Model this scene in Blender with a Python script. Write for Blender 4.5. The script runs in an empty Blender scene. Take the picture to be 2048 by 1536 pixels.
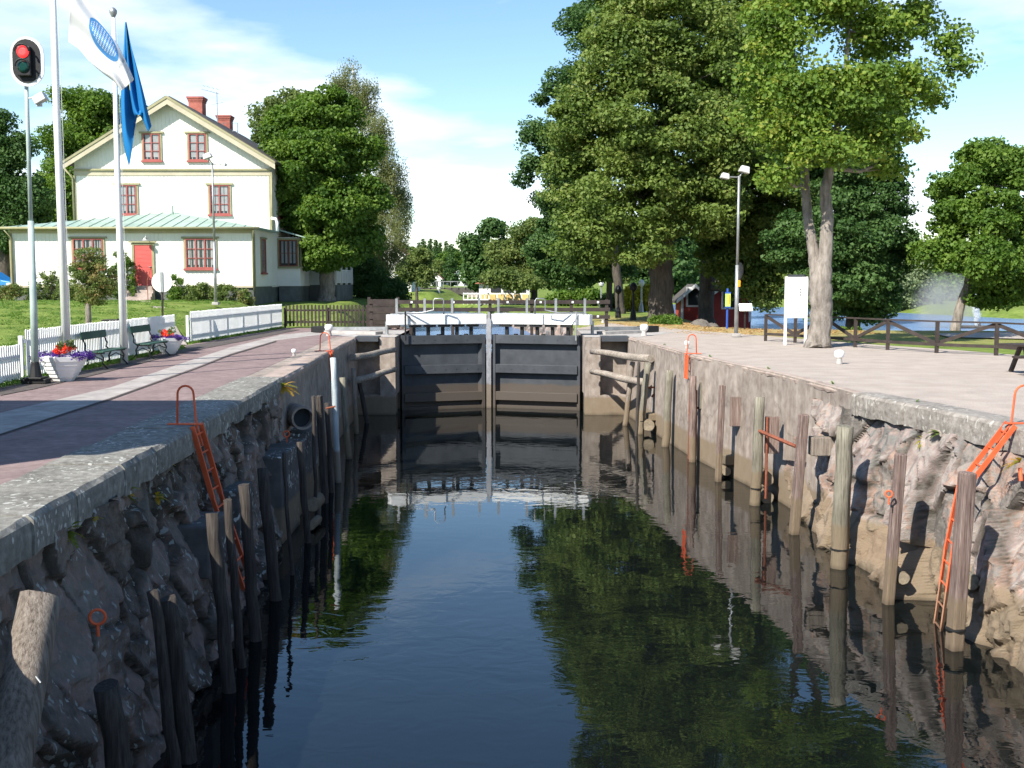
import bpy, math, random
import numpy as np
from mathutils import Vector, Matrix, noise as mnoise

# ---------------------------------------------------------------- camera, sky, sun
F, CX, CY, HOR, H = 2200.0, 1024.0, 768.0, 560.0, 2.3
PITCH = math.atan((CY - HOR) / F)
scene = bpy.context.scene
col = scene.collection
cam_d = bpy.data.cameras.new("camera")
cam = bpy.data.objects.new("camera", cam_d)
col.objects.link(cam)
cam.location = (0, 0, H)
cam.rotation_euler = (math.pi / 2 - PITCH, 0, 0)
cam_d.sensor_width = 36.0
cam_d.lens = F / 2048 * 36.0
cam_d.clip_start = 0.1
cam_d.clip_end = 3000
scene.camera = cam

SUN_DIR = Vector((1.0, 1.2, 0)).normalized()      # direction the light travels on the ground
SUN_EL = math.radians(42)
sd = bpy.data.lights.new("sun", 'SUN')
sd.energy = 4.6
sd.angle = math.radians(0.5)
sd.color = (1.0, 0.95, 0.86)
sun = bpy.data.objects.new("sun", sd)
col.objects.link(sun)
tosun = Vector((-SUN_DIR.x * math.cos(SUN_EL), -SUN_DIR.y * math.cos(SUN_EL), math.sin(SUN_EL)))
sun.rotation_euler = tosun.to_track_quat('Z', 'Y').to_euler()

world = bpy.data.worlds.new("World")
scene.world = world
world.use_nodes = True
wn, wl = world.node_tree.nodes, world.node_tree.links
wn.clear()
wout = wn.new('ShaderNodeOutputWorld')
bg = wn.new('ShaderNodeBackground'); bg.inputs[1].default_value = 0.105
sky = wn.new('ShaderNodeTexSky'); sky.sky_type = 'NISHITA'; sky.sun_disc = False
sky.sun_elevation = SUN_EL
sky.sun_rotation = math.atan2(tosun.x, tosun.y)
sky.air_density = 1.0; sky.dust_density = 0.2; sky.ozone_density = 2.0
tc = wn.new('ShaderNodeTexCoord')
sep = wn.new('ShaderNodeSeparateXYZ'); wl.new(tc.outputs['Generated'], sep.inputs[0])
def wmath(op, a, b=None, c=None):
    n = wn.new('ShaderNodeMath'); n.operation = op
    for i, v in enumerate((a, b, c)):
        if v is None: continue
        if isinstance(v, (int, float)): n.inputs[i].default_value = v
        else: wl.new(v, n.inputs[i])
    return n.outputs[0]
# clouds: project the direction on a flat layer overhead
zc = wmath('MAXIMUM', sep.outputs[2], 0.0)
zz = wmath('ADD', zc, 0.12)
cu = wmath('DIVIDE', sep.outputs[0], zz); cv = wmath('DIVIDE', sep.outputs[1], zz)
cmb = wn.new('ShaderNodeCombineXYZ'); wl.new(cu, cmb.inputs[0]); wl.new(cv, cmb.inputs[1]); cmb.inputs[2].default_value = 3.1
nz = wn.new('ShaderNodeTexNoise'); nz.inputs['Scale'].default_value = 0.85; nz.inputs['Detail'].default_value = 9
nz.inputs['Roughness'].default_value = 0.52; wl.new(cmb.outputs[0], nz.inputs['Vector'])
mr = wn.new('ShaderNodeMapRange'); mr.inputs[1].default_value = 0.52; mr.inputs[2].default_value = 0.72
wl.new(nz.outputs[0], mr.inputs[0])
# more cloud towards the horizon and on the left
low = wn.new('ShaderNodeMapRange'); low.inputs[1].default_value = 0.17; low.inputs[2].default_value = 0.04
low.inputs[3].default_value = 0.0; low.inputs[4].default_value = 0.08; wl.new(sep.outputs[2], low.inputs[0])
lft = wn.new('ShaderNodeMapRange'); lft.inputs[1].default_value = -0.14; lft.inputs[2].default_value = -0.36
lft.inputs[3].default_value = 0.0; lft.inputs[4].default_value = 0.06; wl.new(sep.outputs[0], lft.inputs[0])
hi = wn.new('ShaderNodeMapRange'); hi.inputs[1].default_value = 0.26; hi.inputs[2].default_value = 0.5; hi.inputs[3].default_value = 0.0; hi.inputs[4].default_value = -0.3; wl.new(sep.outputs[2], hi.inputs[0])
nsum = wmath('ADD', wmath('ADD', wmath('ADD', nz.outputs[0], low.outputs[0]), lft.outputs[0]), hi.outputs[0])
wl.new(nsum, mr.inputs[0])
cden = wmath('MULTIPLY', mr.outputs[0], 0.92)
hz = wn.new('ShaderNodeMix'); hz.data_type = 'RGBA'
cshade = wn.new('ShaderNodeTexNoise'); cshade.inputs['Scale'].default_value = 2.4; wl.new(cmb.outputs[0], cshade.inputs['Vector'])
ccol = wn.new('ShaderNodeValToRGB')
ccol.color_ramp.elements[0].position = 0.35; ccol.color_ramp.elements[0].color = (5.6, 6.2, 7.2, 1)
ccol.color_ramp.elements[1].position = 0.6; ccol.color_ramp.elements[1].color = (7.6, 7.8, 8.2, 1)
wl.new(cshade.outputs[0], ccol.inputs[0])
wl.new(cden, hz.inputs[0]); shs = wn.new('ShaderNodeHueSaturation'); shs.inputs['Saturation'].default_value = 1.12; wl.new(sky.outputs[0], shs.inputs['Color']); wl.new(shs.outputs[0], hz.inputs[6]); wl.new(ccol.outputs[0], hz.inputs[7])
wl.new(hz.outputs[2], bg.inputs[0]); wl.new(bg.outputs[0], wout.inputs[0])
scene.view_settings.view_transform = 'Standard'
scene.view_settings.look = 'None'
scene.view_settings.exposure = 1.0
scene.view_settings.gamma = 1
scene.cycles.max_bounces = 6
scene.cycles.diffuse_bounces = 3
scene.cycles.glossy_bounces = 4
scene.cycles.transparent_max_bounces = 12
scene.cycles.caustics_reflective = False
scene.cycles.caustics_refractive = False
scene.cycles.use_denoising = True

# ---------------------------------------------------------------- survey helpers: photo measurements to metres
def ray(px, py):
    x = (px - CX) / F; y = -(py - CY) / F
    return Vector((x, y * math.sin(PITCH) + math.cos(PITCH), y * math.cos(PITCH) - math.sin(PITCH)))
def G(px, py, z=0.0):
    d = ray(px, py); t = (z - H) / d.z
    return Vector((d.x * t, d.y * t, z))
def P(px, py, Y):
    d = ray(px, py); t = Y / d.y
    return Vector((d.x * t, Y, H + d.z * t))

# ---------------------------------------------------------------- materials
MUD = (0.20, 0.15, 0.095)
def base_mat(name):
    m = bpy.data.materials.new(name); m.use_nodes = True
    return m, m.node_tree.nodes, m.node_tree.links, m.node_tree.nodes['Principled BSDF']
def ramp_set(r, cols):
    while len(r.color_ramp.elements) < len(cols): r.color_ramp.elements.new(0.5)
    n = len(cols)
    for i, c in enumerate(cols):
        r.color_ramp.elements[i].position = 0.28 + 0.44 * i / max(1, n - 1) if n > 1 else 0
        r.color_ramp.elements[i].color = (*c, 1)
def mat(name, cols, scale=3.0, stretch=(1, 1, 1), mudcol=MUD, rough=0.8, bump=0.25, bdist=0.02, bscale=None, spec=0.3, metal=0.0,
        mud=None, lichen=0.0, big=0.25, attr=None, seedobj=True, streak=None, world=False, lich_scale=9, lich_col=(0.62, 0.63, 0.58)):
    if not isinstance(cols[0], (tuple, list)): cols = [cols, tuple(c * 0.85 for c in cols)]
    m, N, L, b = base_mat(name)
    b.inputs['Roughness'].default_value = rough; b.inputs['Metallic'].default_value = metal
    b.inputs['Specular IOR Level'].default_value = spec
    t = N.new('ShaderNodeTexCoord'); g = N.new('ShaderNodeNewGeometry'); oi = N.new('ShaderNodeObjectInfo')
    mp = N.new('ShaderNodeMapping'); mp.inputs['Scale'].default_value = stretch
    L.new(g.outputs['Position'] if world else t.outputs['Object'], mp.inputs[0])
    add = N.new('ShaderNodeVectorMath'); add.operation = 'ADD'
    mul = N.new('ShaderNodeMath'); mul.operation = 'MULTIPLY'; mul.inputs[1].default_value = 37.0 if seedobj else 0.0
    L.new(oi.outputs['Random'], mul.inputs[0]); L.new(mp.outputs[0], add.inputs[0]); L.new(mul.outputs[0], add.inputs[1])
    vec = add.outputs[0]
    def noise_(sc, det=8, v=vec, rg=0.6):
        n = N.new('ShaderNodeTexNoise'); n.inputs['Scale'].default_value = sc; n.inputs['Detail'].default_value = det
        n.inputs['Roughness'].default_value = rg; L.new(v, n.inputs['Vector']); return n.outputs[0]
    def mix(fac, a, c, mode='MIX'):
        x = N.new('ShaderNodeMix'); x.data_type = 'RGBA'; x.blend_type = mode
        if isinstance(fac, float): x.inputs[0].default_value = fac
        else: L.new(fac, x.inputs[0])
        for i, v in ((6, a), (7, c)):
            if isinstance(v, tuple): x.inputs[i].default_value = (*v, 1)
            else: L.new(v, x.inputs[i])
        return x.outputs[2]
    def rng(v, a, c, d=0.0, e=1.0):
        x = N.new('ShaderNodeMapRange'); x.inputs[1].default_value = a; x.inputs[2].default_value = c
        x.inputs[3].default_value = d; x.inputs[4].default_value = e; L.new(v, x.inputs[0]); return x.outputs[0]
    r = N.new('ShaderNodeValToRGB'); ramp_set(r, cols)
    if attr:
        a = N.new('ShaderNodeAttribute'); a.attribute_name = attr
        mm = N.new('ShaderNodeMath'); mm.operation = 'MULTIPLY_ADD'; mm.inputs[1].default_value = 0.45; 
        L.new(noise_(scale), mm.inputs[0])
        sc = N.new('ShaderNodeMath'); sc.operation = 'MULTIPLY'; sc.inputs[1].default_value = 0.55; L.new(a.outputs['Fac'], sc.inputs[0])
        L.new(sc.outputs[0], mm.inputs[2]); L.new(mm.outputs[0], r.inputs[0])
    else:
        L.new(noise_(scale), r.inputs[0])
    c = r.outputs[0]
    if big:
        bb = rng(noise_(0.45 * min(scale, 3), 3, g.outputs['Position'] if world else t.outputs['Object']), 0.3, 0.7, 1 - big, 1 + big * 0.6)
        hs = N.new('ShaderNodeHueSaturation'); L.new(bb, hs.inputs['Value']); L.new(c, hs.inputs['Color']); c = hs.outputs[0]
    if streak:
        ms = N.new('ShaderNodeMapping'); ms.inputs['Scale'].default_value = (5, 5, 0.6); L.new(g.outputs['Position'], ms.inputs[0])
        c = mix(rng(noise_(1.0, 6, ms.outputs[0]), 0.46, 0.72, 0, 0.5), c, streak)
        ms2 = N.new('ShaderNodeMapping'); ms2.inputs['Scale'].default_value = (9, 9, 1.1); ms2.inputs['Location'].default_value = (5, 2, 1)
        L.new(g.outputs['Position'], ms2.inputs[0])
        c = mix(rng(noise_(1.0, 5, ms2.outputs[0]), 0.58, 0.74, 0, 0.55), c, (0.44, 0.39, 0.34))
    if streak:          # hairline cracks and pour marks in the concrete
        vc = N.new('ShaderNodeTexVoronoi'); vc.feature = 'DISTANCE_TO_EDGE'; vc.inputs['Scale'].default_value = .55
        nd = N.new('ShaderNodeTexNoise'); nd.inputs['Scale'].default_value = 1.7; nd.inputs['Detail'].default_value = 6; L.new(g.outputs['Position'], nd.inputs['Vector'])
        mv = N.new('ShaderNodeMix'); mv.data_type = 'RGBA'; mv.inputs[0].default_value = .45; L.new(g.outputs['Position'], mv.inputs[6]); L.new(nd.outputs['Color'], mv.inputs[7]); L.new(mv.outputs[2], vc.inputs['Vector'])
        c = mix(rng(vc.outputs['Distance'], .010, .003, 0, .32), c, (0.09, 0.07, 0.06))
    if attr == 'cell':      # darker colour in the joints between the stones
        aj = N.new('ShaderNodeAttribute'); aj.attribute_name = 'joint'
        mj = N.new('ShaderNodeMath'); mj.operation = 'MULTIPLY'; L.new(aj.outputs['Fac'], mj.inputs[0]); L.new(rng(noise_(3, 4, g.outputs['Position']), .35, .55, .45, 1.0), mj.inputs[1])
        c = mix(mj.outputs[0], c, (0.035, 0.03, 0.02))
    if lichen:
        ml = N.new('ShaderNodeMapping'); ml.inputs['Scale'].default_value = (1, 1, 0.55); L.new(g.outputs['Position'], ml.inputs[0])
        nn = N.new('ShaderNodeTexNoise'); nn.inputs['Scale'].default_value = 4; nn.inputs['Detail'].default_value = 5; L.new(ml.outputs[0], nn.inputs['Vector'])
        mx = N.new('ShaderNodeMix'); mx.data_type = 'RGBA'; mx.inputs[0].default_value = 0.30
        L.new(ml.outputs[0], mx.inputs[6]); L.new(nn.outputs['Color'], mx.inputs[7])
        vo = N.new('ShaderNodeTexVoronoi'); vo.inputs['Scale'].default_value = lich_scale; L.new(mx.outputs[2], vo.inputs['Vector'])
        la = N.new('ShaderNodeMath'); la.operation = 'MULTIPLY_ADD'; la.inputs[1].default_value = -.55; L.new(noise_(5, 4, g.outputs['Position']), la.inputs[0]); L.new(vo.outputs['Distance'], la.inputs[2])
        sp = rng(la.outputs[0], 0.02, -0.05)
        wh = rng(noise_(1.3, 3, g.outputs['Position']), 0.50 - 0.12 * lichen, 0.56 - 0.1 * lichen)
        rr = N.new('ShaderNodeMath'); rr.operation = 'MULTIPLY'; L.new(sp, rr.inputs[0]); L.new(wh, rr.inputs[1])
        c = mix(rr.outputs[0], c, lich_col)
    if mud is not None:
        sz = N.new('ShaderNodeSeparateXYZ'); L.new(g.outputs['Position'], sz.inputs[0])
        nn = N.new('ShaderNodeMath'); nn.operation = 'MULTIPLY_ADD'; nn.inputs[1].default_value = 0.22
        L.new(noise_(1.6, 4, g.outputs['Position']), nn.inputs[0]); L.new(sz.outputs[2], nn.inputs[2])
        c = mix(rng(nn.outputs[0], mud + 0.10, mud + 0.0, 0, 0.82), c, mudcol)
        c = mix(rng(nn.outputs[0], -2.93, -3.08, 0, 0.75), c, (0.045, 0.035, 0.022))
    L.new(c, b.inputs['Base Color'])
    if bump:
        bp = N.new('ShaderNodeBump'); bp.inputs['Strength'].default_value = bump; bp.inputs['Distance'].default_value = bdist
        L.new(noise_(bscale or scale * 3, 10, rg=0.7), bp.inputs['Height']); L.new(bp.outputs[0], b.inputs['Normal'])
    return m

def leaf_mat(name, cols, trans=0.35):
    m, N, L, b = base_mat(name)
    a = N.new('ShaderNodeAttribute'); a.attribute_name = 'shade'
    r = N.new('ShaderNodeValToRGB'); ramp_set(r, [tuple(min(.9, c * 1.3) for c in q) for q in cols]); L.new(a.outputs['Fac'], r.inputs[0])
    L.new(r.outputs[0], b.inputs['Base Color']); b.inputs['Roughness'].default_value = 0.55
    b.inputs['Specular IOR Level'].default_value = 0.25
    tr = N.new('ShaderNodeBsdfTranslucent')
    hs = N.new('ShaderNodeHueSaturation'); hs.inputs['Value'].default_value = 1.25; hs.inputs['Saturation'].default_value = 1.1
    L.new(r.outputs[0], hs.inputs['Color']); L.new(hs.outputs[0], tr.inputs[0])
    mx = N.new('ShaderNodeMixShader'); mx.inputs[0].default_value = min(.55, trans + .10)
    L.new(b.outputs[0], mx.inputs[1]); L.new(tr.outputs[0], mx.inputs[2])
    L.new(mx.outputs[0], N['Material Output'].inputs[0])
    return m

def water_mat(name, colr, bump, scale, stretch=(1, 1, 1), spec=0.5):
    m, N, L, b = base_mat(name)
    b.inputs['Base Color'].default_value = (*colr, 1); b.inputs['Roughness'].default_value = 0.015
    b.inputs['IOR'].default_value = 1.33; b.inputs['Specular IOR Level'].default_value = spec
    g = N.new('ShaderNodeNewGeometry'); mp = N.new('ShaderNodeMapping'); mp.inputs['Scale'].default_value = stretch
    L.new(g.outputs['Position'], mp.inputs[0])
    n1 = N.new('ShaderNodeTexNoise'); n1.inputs['Scale'].default_value = scale; n1.inputs['Detail'].default_value = 3
    n1.inputs['Distortion'].default_value = 0.6; L.new(mp.outputs[0], n1.inputs['Vector'])
    n2 = N.new('ShaderNodeTexNoise'); n2.inputs['Scale'].default_value = 0.22; n2.inputs['Detail'].default_value = 2
    L.new(g.outputs['Position'], n2.inputs['Vector'])
    mr_ = N.new('ShaderNodeMapRange'); mr_.inputs[1].default_value = 0.35; mr_.inputs[2].default_value = 0.65
    mr_.inputs[3].default_value = 0.25; mr_.inputs[4].default_value = 1.0; L.new(n2.outputs[0], mr_.inputs[0])
    mu = N.new('ShaderNodeMath'); mu.operation = 'MULTIPLY'; L.new(n1.outputs[0], mu.inputs[0]); L.new(mr_.outputs[0], mu.inputs[1])
    bp = N.new('ShaderNodeBump'); bp.inputs['Strength'].default_value = 1.0; bp.inputs['Distance'].default_value = bump
    L.new(mu.outputs[0], bp.inputs['Height']); L.new(bp.outputs[0], b.inputs['Normal'])
    return m
def glass_mat(name):
    m, N, L, b = base_mat(name)
    b.inputs['Base Color'].default_value = (.05, .07, .08, 1); b.inputs['Roughness'].default_value = .03
    b.inputs['Specular IOR Level'].default_value = 1.0; b.inputs['Alpha'].default_value = .38
    return m

M = {}
M['gravel'] = mat('gravel', [(0.27, 0.222, 0.188), (0.395, 0.338, 0.292), (0.52, 0.455, 0.40)], 34, rough=.95, bump=.7, bdist=.015, bscale=70, spec=.1, big=.14, world=True, seedobj=False)
M['asphalt'] = mat('red_asphalt', [(0.18, 0.13, 0.122), (0.235, 0.172, 0.163), (0.28, 0.21, 0.20)], 6, rough=.9, bump=.35, bdist=.006, bscale=120, spec=.15, big=.2, world=True, seedobj=False)
M['strip'] = mat('pale_asphalt', [(0.30, 0.27, 0.25), (0.42, 0.39, 0.36)], 5, rough=.9, bump=.3, bdist=.005, bscale=90, spec=.15, world=True, seedobj=False)
M['tar'] = mat('tar_line', (0.05, 0.045, 0.04), 5, rough=.9)
M['dark_asphalt'] = mat('dark_asphalt', [(0.07, 0.06, 0.055), (0.12, 0.10, 0.09)], 8, rough=.95, bump=.3, bscale=60, world=True, seedobj=False)
M['coping'] = mat('coping_stone', [(0.12, 0.11, 0.095), (0.21, 0.20, 0.175), (0.31, 0.30, 0.265)], 9, rough=.9, bump=.7, bdist=.02, lichen=.35, lich_scale=15, lich_col=(0.48, 0.48, 0.44), world=True, seedobj=False)
M['coping2'] = mat('warm_coping_stone', [(0.16, 0.14, 0.12), (0.26, 0.235, 0.205), (0.35, 0.32, 0.285)], 9, rough=.9, bump=.8, bdist=.02, lichen=.3, lich_scale=14, lich_col=(0.42, 0.40, 0.36), world=True, seedobj=False)
M['coping_pink'] = mat('worn_concrete_edge', [(0.30, 0.23, 0.19), (0.42, 0.34, 0.29)], 4, rough=.9, bump=.4, world=True, seedobj=False, mud=-9)
M['rubble'] = mat('lichen_rubble', [(0.10, 0.08, 0.065), (0.19, 0.155, 0.127), (0.27, 0.195, 0.16), (0.18, 0.162, 0.135)], 9, rough=.9, bump=1.0, bdist=.03, lichen=.4, lich_scale=13, lich_col=(0.34, 0.35, 0.32), attr='cell', world=True, seedobj=False)
M['rock'] = mat('bedrock', [(0.13, 0.115, 0.10), (0.25, 0.225, 0.20), (0.36, 0.235, 0.18), (0.33, 0.295, 0.265), (0.29, 0.22, 0.195), (0.20, 0.195, 0.18)], 7, rough=.85, bump=.9, bdist=.03, attr='cell', lichen=0, world=True, seedobj=False, mud=-2.2, big=.3)
M['concrete'] = mat('stained_concrete', [(0.21, 0.17, 0.14), (0.31, 0.26, 0.22), (0.40, 0.345, 0.295)], 3.5, rough=.9, bump=.5, bdist=.01, mud=-2.35, streak=(0.17, 0.125, 0.095), world=True, seedobj=False)
M['block'] = mat('old_concrete', [(0.075, 0.07, 0.067), (0.13, 0.12, 0.11)], 4, rough=.9, bump=.6, bdist=.02, mud=-2.35, world=True, seedobj=False, lichen=.15, lich_scale=14)  # colour darkened to deepen the shade on the left buttresses
M['deckc'] = mat('pale_concrete', [(0.30, 0.28, 0.26), (0.48, 0.45, 0.42)], 3, rough=.9, bump=.3, world=True, seedobj=False)
M['wood'] = mat('grey_timber', [(0.09, 0.07, 0.055), (0.26, 0.215, 0.175), (0.36, 0.315, 0.265)], 4, (9, 9, .45), rough=.85, bump=1.0, bdist=.03, bscale=9, mud=-2.15)
M['woodh'] = mat('grey_log', [(0.15, 0.12, 0.10), (0.30, 0.255, 0.21), (0.42, 0.37, 0.31)], 4, (.6, 3.5, 3.5), rough=.85, bump=.9, bdist=.02, mud=-2.3)
M['woodg'] = mat('algae_timber', [(0.085, 0.074, 0.054), (0.225, 0.205, 0.155), (0.305, 0.285, 0.225)], 4, (9, 9, .45), rough=.85, bump=1.0, bdist=.03, bscale=9, mud=-2.25)
M['woodr'] = mat('reddish_timber', [(0.075, 0.045, 0.038), (0.22, 0.155, 0.13), (0.33, 0.265, 0.235)], 4, (9, 9, .45), rough=.85, bump=1.0, bdist=.03, bscale=9, mud=-2.3)
M['woodd'] = mat('dark_shaded_timber', [(0.025, 0.021, 0.018), (0.06, 0.05, 0.043), (0.105, 0.09, 0.078)], 4, (9, 9, .45), rough=.85, bump=1.0, bdist=.03, bscale=9)  # shade of the left wall is put into this dark timber colour
M['woodb'] = mat('blue_painted_timber', [(0.20, 0.24, 0.26), (0.40, 0.45, 0.46), (0.55, 0.58, 0.58)], 4, (3.5, 3.5, .35), rough=.7, bump=.5, mud=-2.2)
M['endg'] = mat('cut_log_end', [(0.20, 0.16, 0.11), (0.34, 0.28, 0.20)], 14, rough=.9, bump=.5)
M['brown'] = mat('brown_boards', [(0.035, 0.026, 0.022), (0.06, 0.046, 0.04)], 5, (1, 1, 1), rough=.8, bump=.3)
M['white'] = mat('white_paint', [(0.74, 0.74, 0.72), (0.82, 0.82, 0.80)], 3, rough=.45, bump=.06, big=.06, spec=.4)
M['cream'] = mat('cream_paint', [(0.74, 0.725, 0.64), (0.80, 0.785, 0.71)], 1.5, rough=.6, bump=.05, big=.05)
M['olive'] = mat('olive_trim', [(0.27, 0.25, 0.14), (0.33, 0.31, 0.18)], 3, rough=.6, bump=.1, big=.1)
M['beige'] = mat('beige_frieze', [(0.42, 0.37, 0.26), (0.48, 0.43, 0.32)], 3, rough=.6, bump=.1, big=.1)
M['red'] = mat('red_window_paint', [(0.30, 0.075, 0.065), (0.36, 0.10, 0.085)], 3, rough=.5, bump=.1, big=.1)
M['door'] = mat('red_door_paint', [(0.52, 0.09, 0.08), (0.58, 0.115, 0.10)], 2, rough=.5, bump=.1, big=.1)
M['falu'] = mat('falu_red', [(0.30, 0.045, 0.035), (0.38, 0.06, 0.05)], 3, rough=.8, bump=.2)
M['copper'] = mat('green_metal_roof', [(0.24, 0.34, 0.29), (0.33, 0.43, 0.37)], 1.5, rough=.5, bump=.1, big=.12)
M['tile'] = mat('red_roof_tile', [(0.30, 0.10, 0.06), (0.42, 0.16, 0.10)], 5, rough=.8, bump=.4)
M['darkroof'] = mat('dark_roof', [(0.06, 0.055, 0.05), (0.11, 0.10, 0.09)], 4, rough=.8, bump=.3)
M['plinth'] = mat('grey_plinth', [(0.10, 0.11, 0.10), (0.15, 0.16, 0.15)], 3, rough=.9, bump=.4)
M['step'] = mat('granite_step', [(0.34, 0.27, 0.23), (0.46, 0.38, 0.33)], 5, rough=.9, bump=.3)
M['gate'] = mat('dark_grey_gate_paint', [(0.043, 0.048, 0.055), (0.07, 0.076, 0.085)], 2, mudcol=(0.085, 0.066, 0.05), rough=.5, bump=.15, mud=-2.05, world=True, seedobj=False, big=.2)
M['steel'] = mat('galvanised_steel', [(0.30, 0.31, 0.31), (0.44, 0.45, 0.45)], 6, rough=.45, bump=.1, metal=.6)
M['steelm'] = mat('muddy_steel', [(0.25, 0.25, 0.26), (0.40, 0.40, 0.41)], 6, rough=.5, bump=.1, metal=.3, mud=-2.05)
M['dark'] = mat('black_metal', (0.02, 0.02, 0.02), 6, rough=.5, bump=.1)
M['iron'] = mat('rusty_iron', [(0.16, 0.05, 0.03), (0.30, 0.10, 0.055)], 12, rough=.85, bump=.4)
M['orange'] = mat('orange_red_paint', [(0.62, 0.10, 0.035), (0.76, 0.14, 0.05)], 8, rough=.55, bump=.15, big=.2, mud=-2.45)
M['redbox'] = mat('faded_red_paint', [(0.55, 0.10, 0.07), (0.68, 0.16, 0.11)], 5, rough=.6, bump=.1)
M['greenp'] = mat('green_bench_paint', [(0.02, 0.07, 0.045), (0.035, 0.10, 0.065)], 6, rough=.5, bump=.2)
M['bin'] = mat('green_bin', [(0.03, 0.09, 0.035), (0.05, 0.12, 0.05)], 4, rough=.6, bump=.1)
M['pole'] = mat('pale_green_pole', [(0.33, 0.42, 0.39), (0.42, 0.50, 0.47)], 4, rough=.5, bump=.1)
M['lamphead'] = mat('lamp_housing', (0.62, 0.62, 0.60), 4, rough=.5, bump=.05)
M['brick'] = mat('red_brick', [(0.34, 0.10, 0.075), (0.45, 0.155, 0.115)], 9, rough=.85, bump=.4)
M['glass'] = glass_mat('window_glass')
M['inside'] = mat('dark_interior', (0.035, 0.04, 0.045), 2, rough=.9, bump=0)
M['curtain'] = mat('white_curtain', [(0.62, 0.62, 0.60), (0.75, 0.75, 0.73)], 14, (1, 1, .1), rough=.9, bump=.4)
M['soil'] = mat('soil', (0.05, 0.035, 0.025), 8, rough=1)
M['blue'] = mat('blue_post_paint', (0.03, 0.09, 0.38), 4, rough=.5, bump=.05)
M['yellowgreen'] = mat('yellow_green_panel', (0.45, 0.62, 0.15), 4, rough=.5, bump=0, big=0)
M['amber'] = mat('amber_plastic', (0.85, 0.35, 0.02), 4, rough=.5, bump=0, big=0)
M['cream2'] = mat('yellow_boards', (0.72, 0.50, 0.20), 4, rough=.7, bump=.1)
M['carblue'] = mat('blue_car_paint', (0.03, 0.22, 0.60), 4, rough=.25, bump=0, spec=.6, big=0)
M['pink'] = mat('pink_render', (0.60, 0.38, 0.28), 2, rough=.8, bump=.1)
M['canal'] = water_mat('canal_water', (0.004, 0.0055, 0.0055), 0.0065, 1.7, (1, 1.3, 1), spec=1.0)
M['canal'].node_tree.nodes['Principled BSDF'].inputs['Specular Tint'].default_value = (.86, .97, 1.0, 1)
M['lake'] = water_mat('lake_water', (0.13, 0.21, 0.36), 0.2, 2.0, (1, 2.0, 1))  # blue base colour stands in for the reflected sky
M['lake'].node_tree.nodes['Principled BSDF'].inputs['Roughness'].default_value = .22
BARK = mat('grey_bark', [(0.13, 0.11, 0.09), (0.27, 0.235, 0.20), (0.38, 0.34, 0.30)], 3, (3, 3, .7), rough=.95, bump=1.0, bdist=.06)
BARKD = mat('dark_bark', [(0.05, 0.042, 0.035), (0.13, 0.11, 0.09)], 3, (3, 3, .7), rough=.95, bump=1.0, bdist=.05)
BIRCH = mat('birch_bark', [(0.08, 0.07, 0.06), (0.50, 0.48, 0.44), (0.62, 0.60, 0.56)], 3, (1, 1, 3), rough=.8, bump=.4)
LF = dict(
    maple=leaf_mat('maple_leaves', [(0.045, 0.085, 0.014), (0.095, 0.16, 0.026), (0.155, 0.23, 0.038), (0.25, 0.26, 0.05)], .36),
    lime=leaf_mat('lime_leaves', [(0.035, 0.065, 0.012), (0.085, 0.13, 0.026), (0.135, 0.185, 0.04), (0.20, 0.22, 0.065)], .32),
    dark=leaf_mat('dark_green_leaves', [(0.022, 0.055, 0.014), (0.05, 0.10, 0.026), (0.085, 0.145, 0.042)], .28),
    mid=leaf_mat('mid_green_leaves', [(0.035, 0.078, 0.012), (0.085, 0.15, 0.022), (0.145, 0.215, 0.038)], .34),
    birch=leaf_mat('birch_leaves', [(0.09, 0.11, 0.035), (0.15, 0.17, 0.06), (0.21, 0.22, 0.10)], .4),
    olive=leaf_mat('olive_leaves', [(0.06, 0.09, 0.025), (0.10, 0.14, 0.035), (0.15, 0.18, 0.05)], .3),
    willow=leaf_mat('willow_leaves', [(0.10, 0.14, 0.07), (0.16, 0.20, 0.10), (0.21, 0.25, 0.13)], .3),
    rowan=leaf_mat('rowan_leaves', [(0.06, 0.10, 0.025), (0.12, 0.17, 0.045), (0.17, 0.18, 0.06), (0.26, 0.15, 0.07)], .35),
    yellow=leaf_mat('yellow_hedge_leaves', [(0.16, 0.17, 0.02), (0.32, 0.30, 0.03), (0.42, 0.36, 0.05)], .3),
    fern=leaf_mat('fern_leaves', [(0.10, 0.14, 0.02), (0.28, 0.24, 0.03), (0.50, 0.28, 0.04)], .4),
    purple=leaf_mat('purple_flowers', [(0.03, 0.05, 0.02), (0.07, 0.025, 0.20), (0.12, 0.05, 0.32)], .2),
    redf=leaf_mat('red_flowers', [(0.5, 0.02, 0.01), (0.75, 0.05, 0.02), (0.8, 0.25, 0.1)], .2),
    grass=leaf_mat('grass_blades', [(0.06, 0.12, 0.02), (0.11, 0.19, 0.035), (0.17, 0.24, 0.06)], .3),
)
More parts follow.
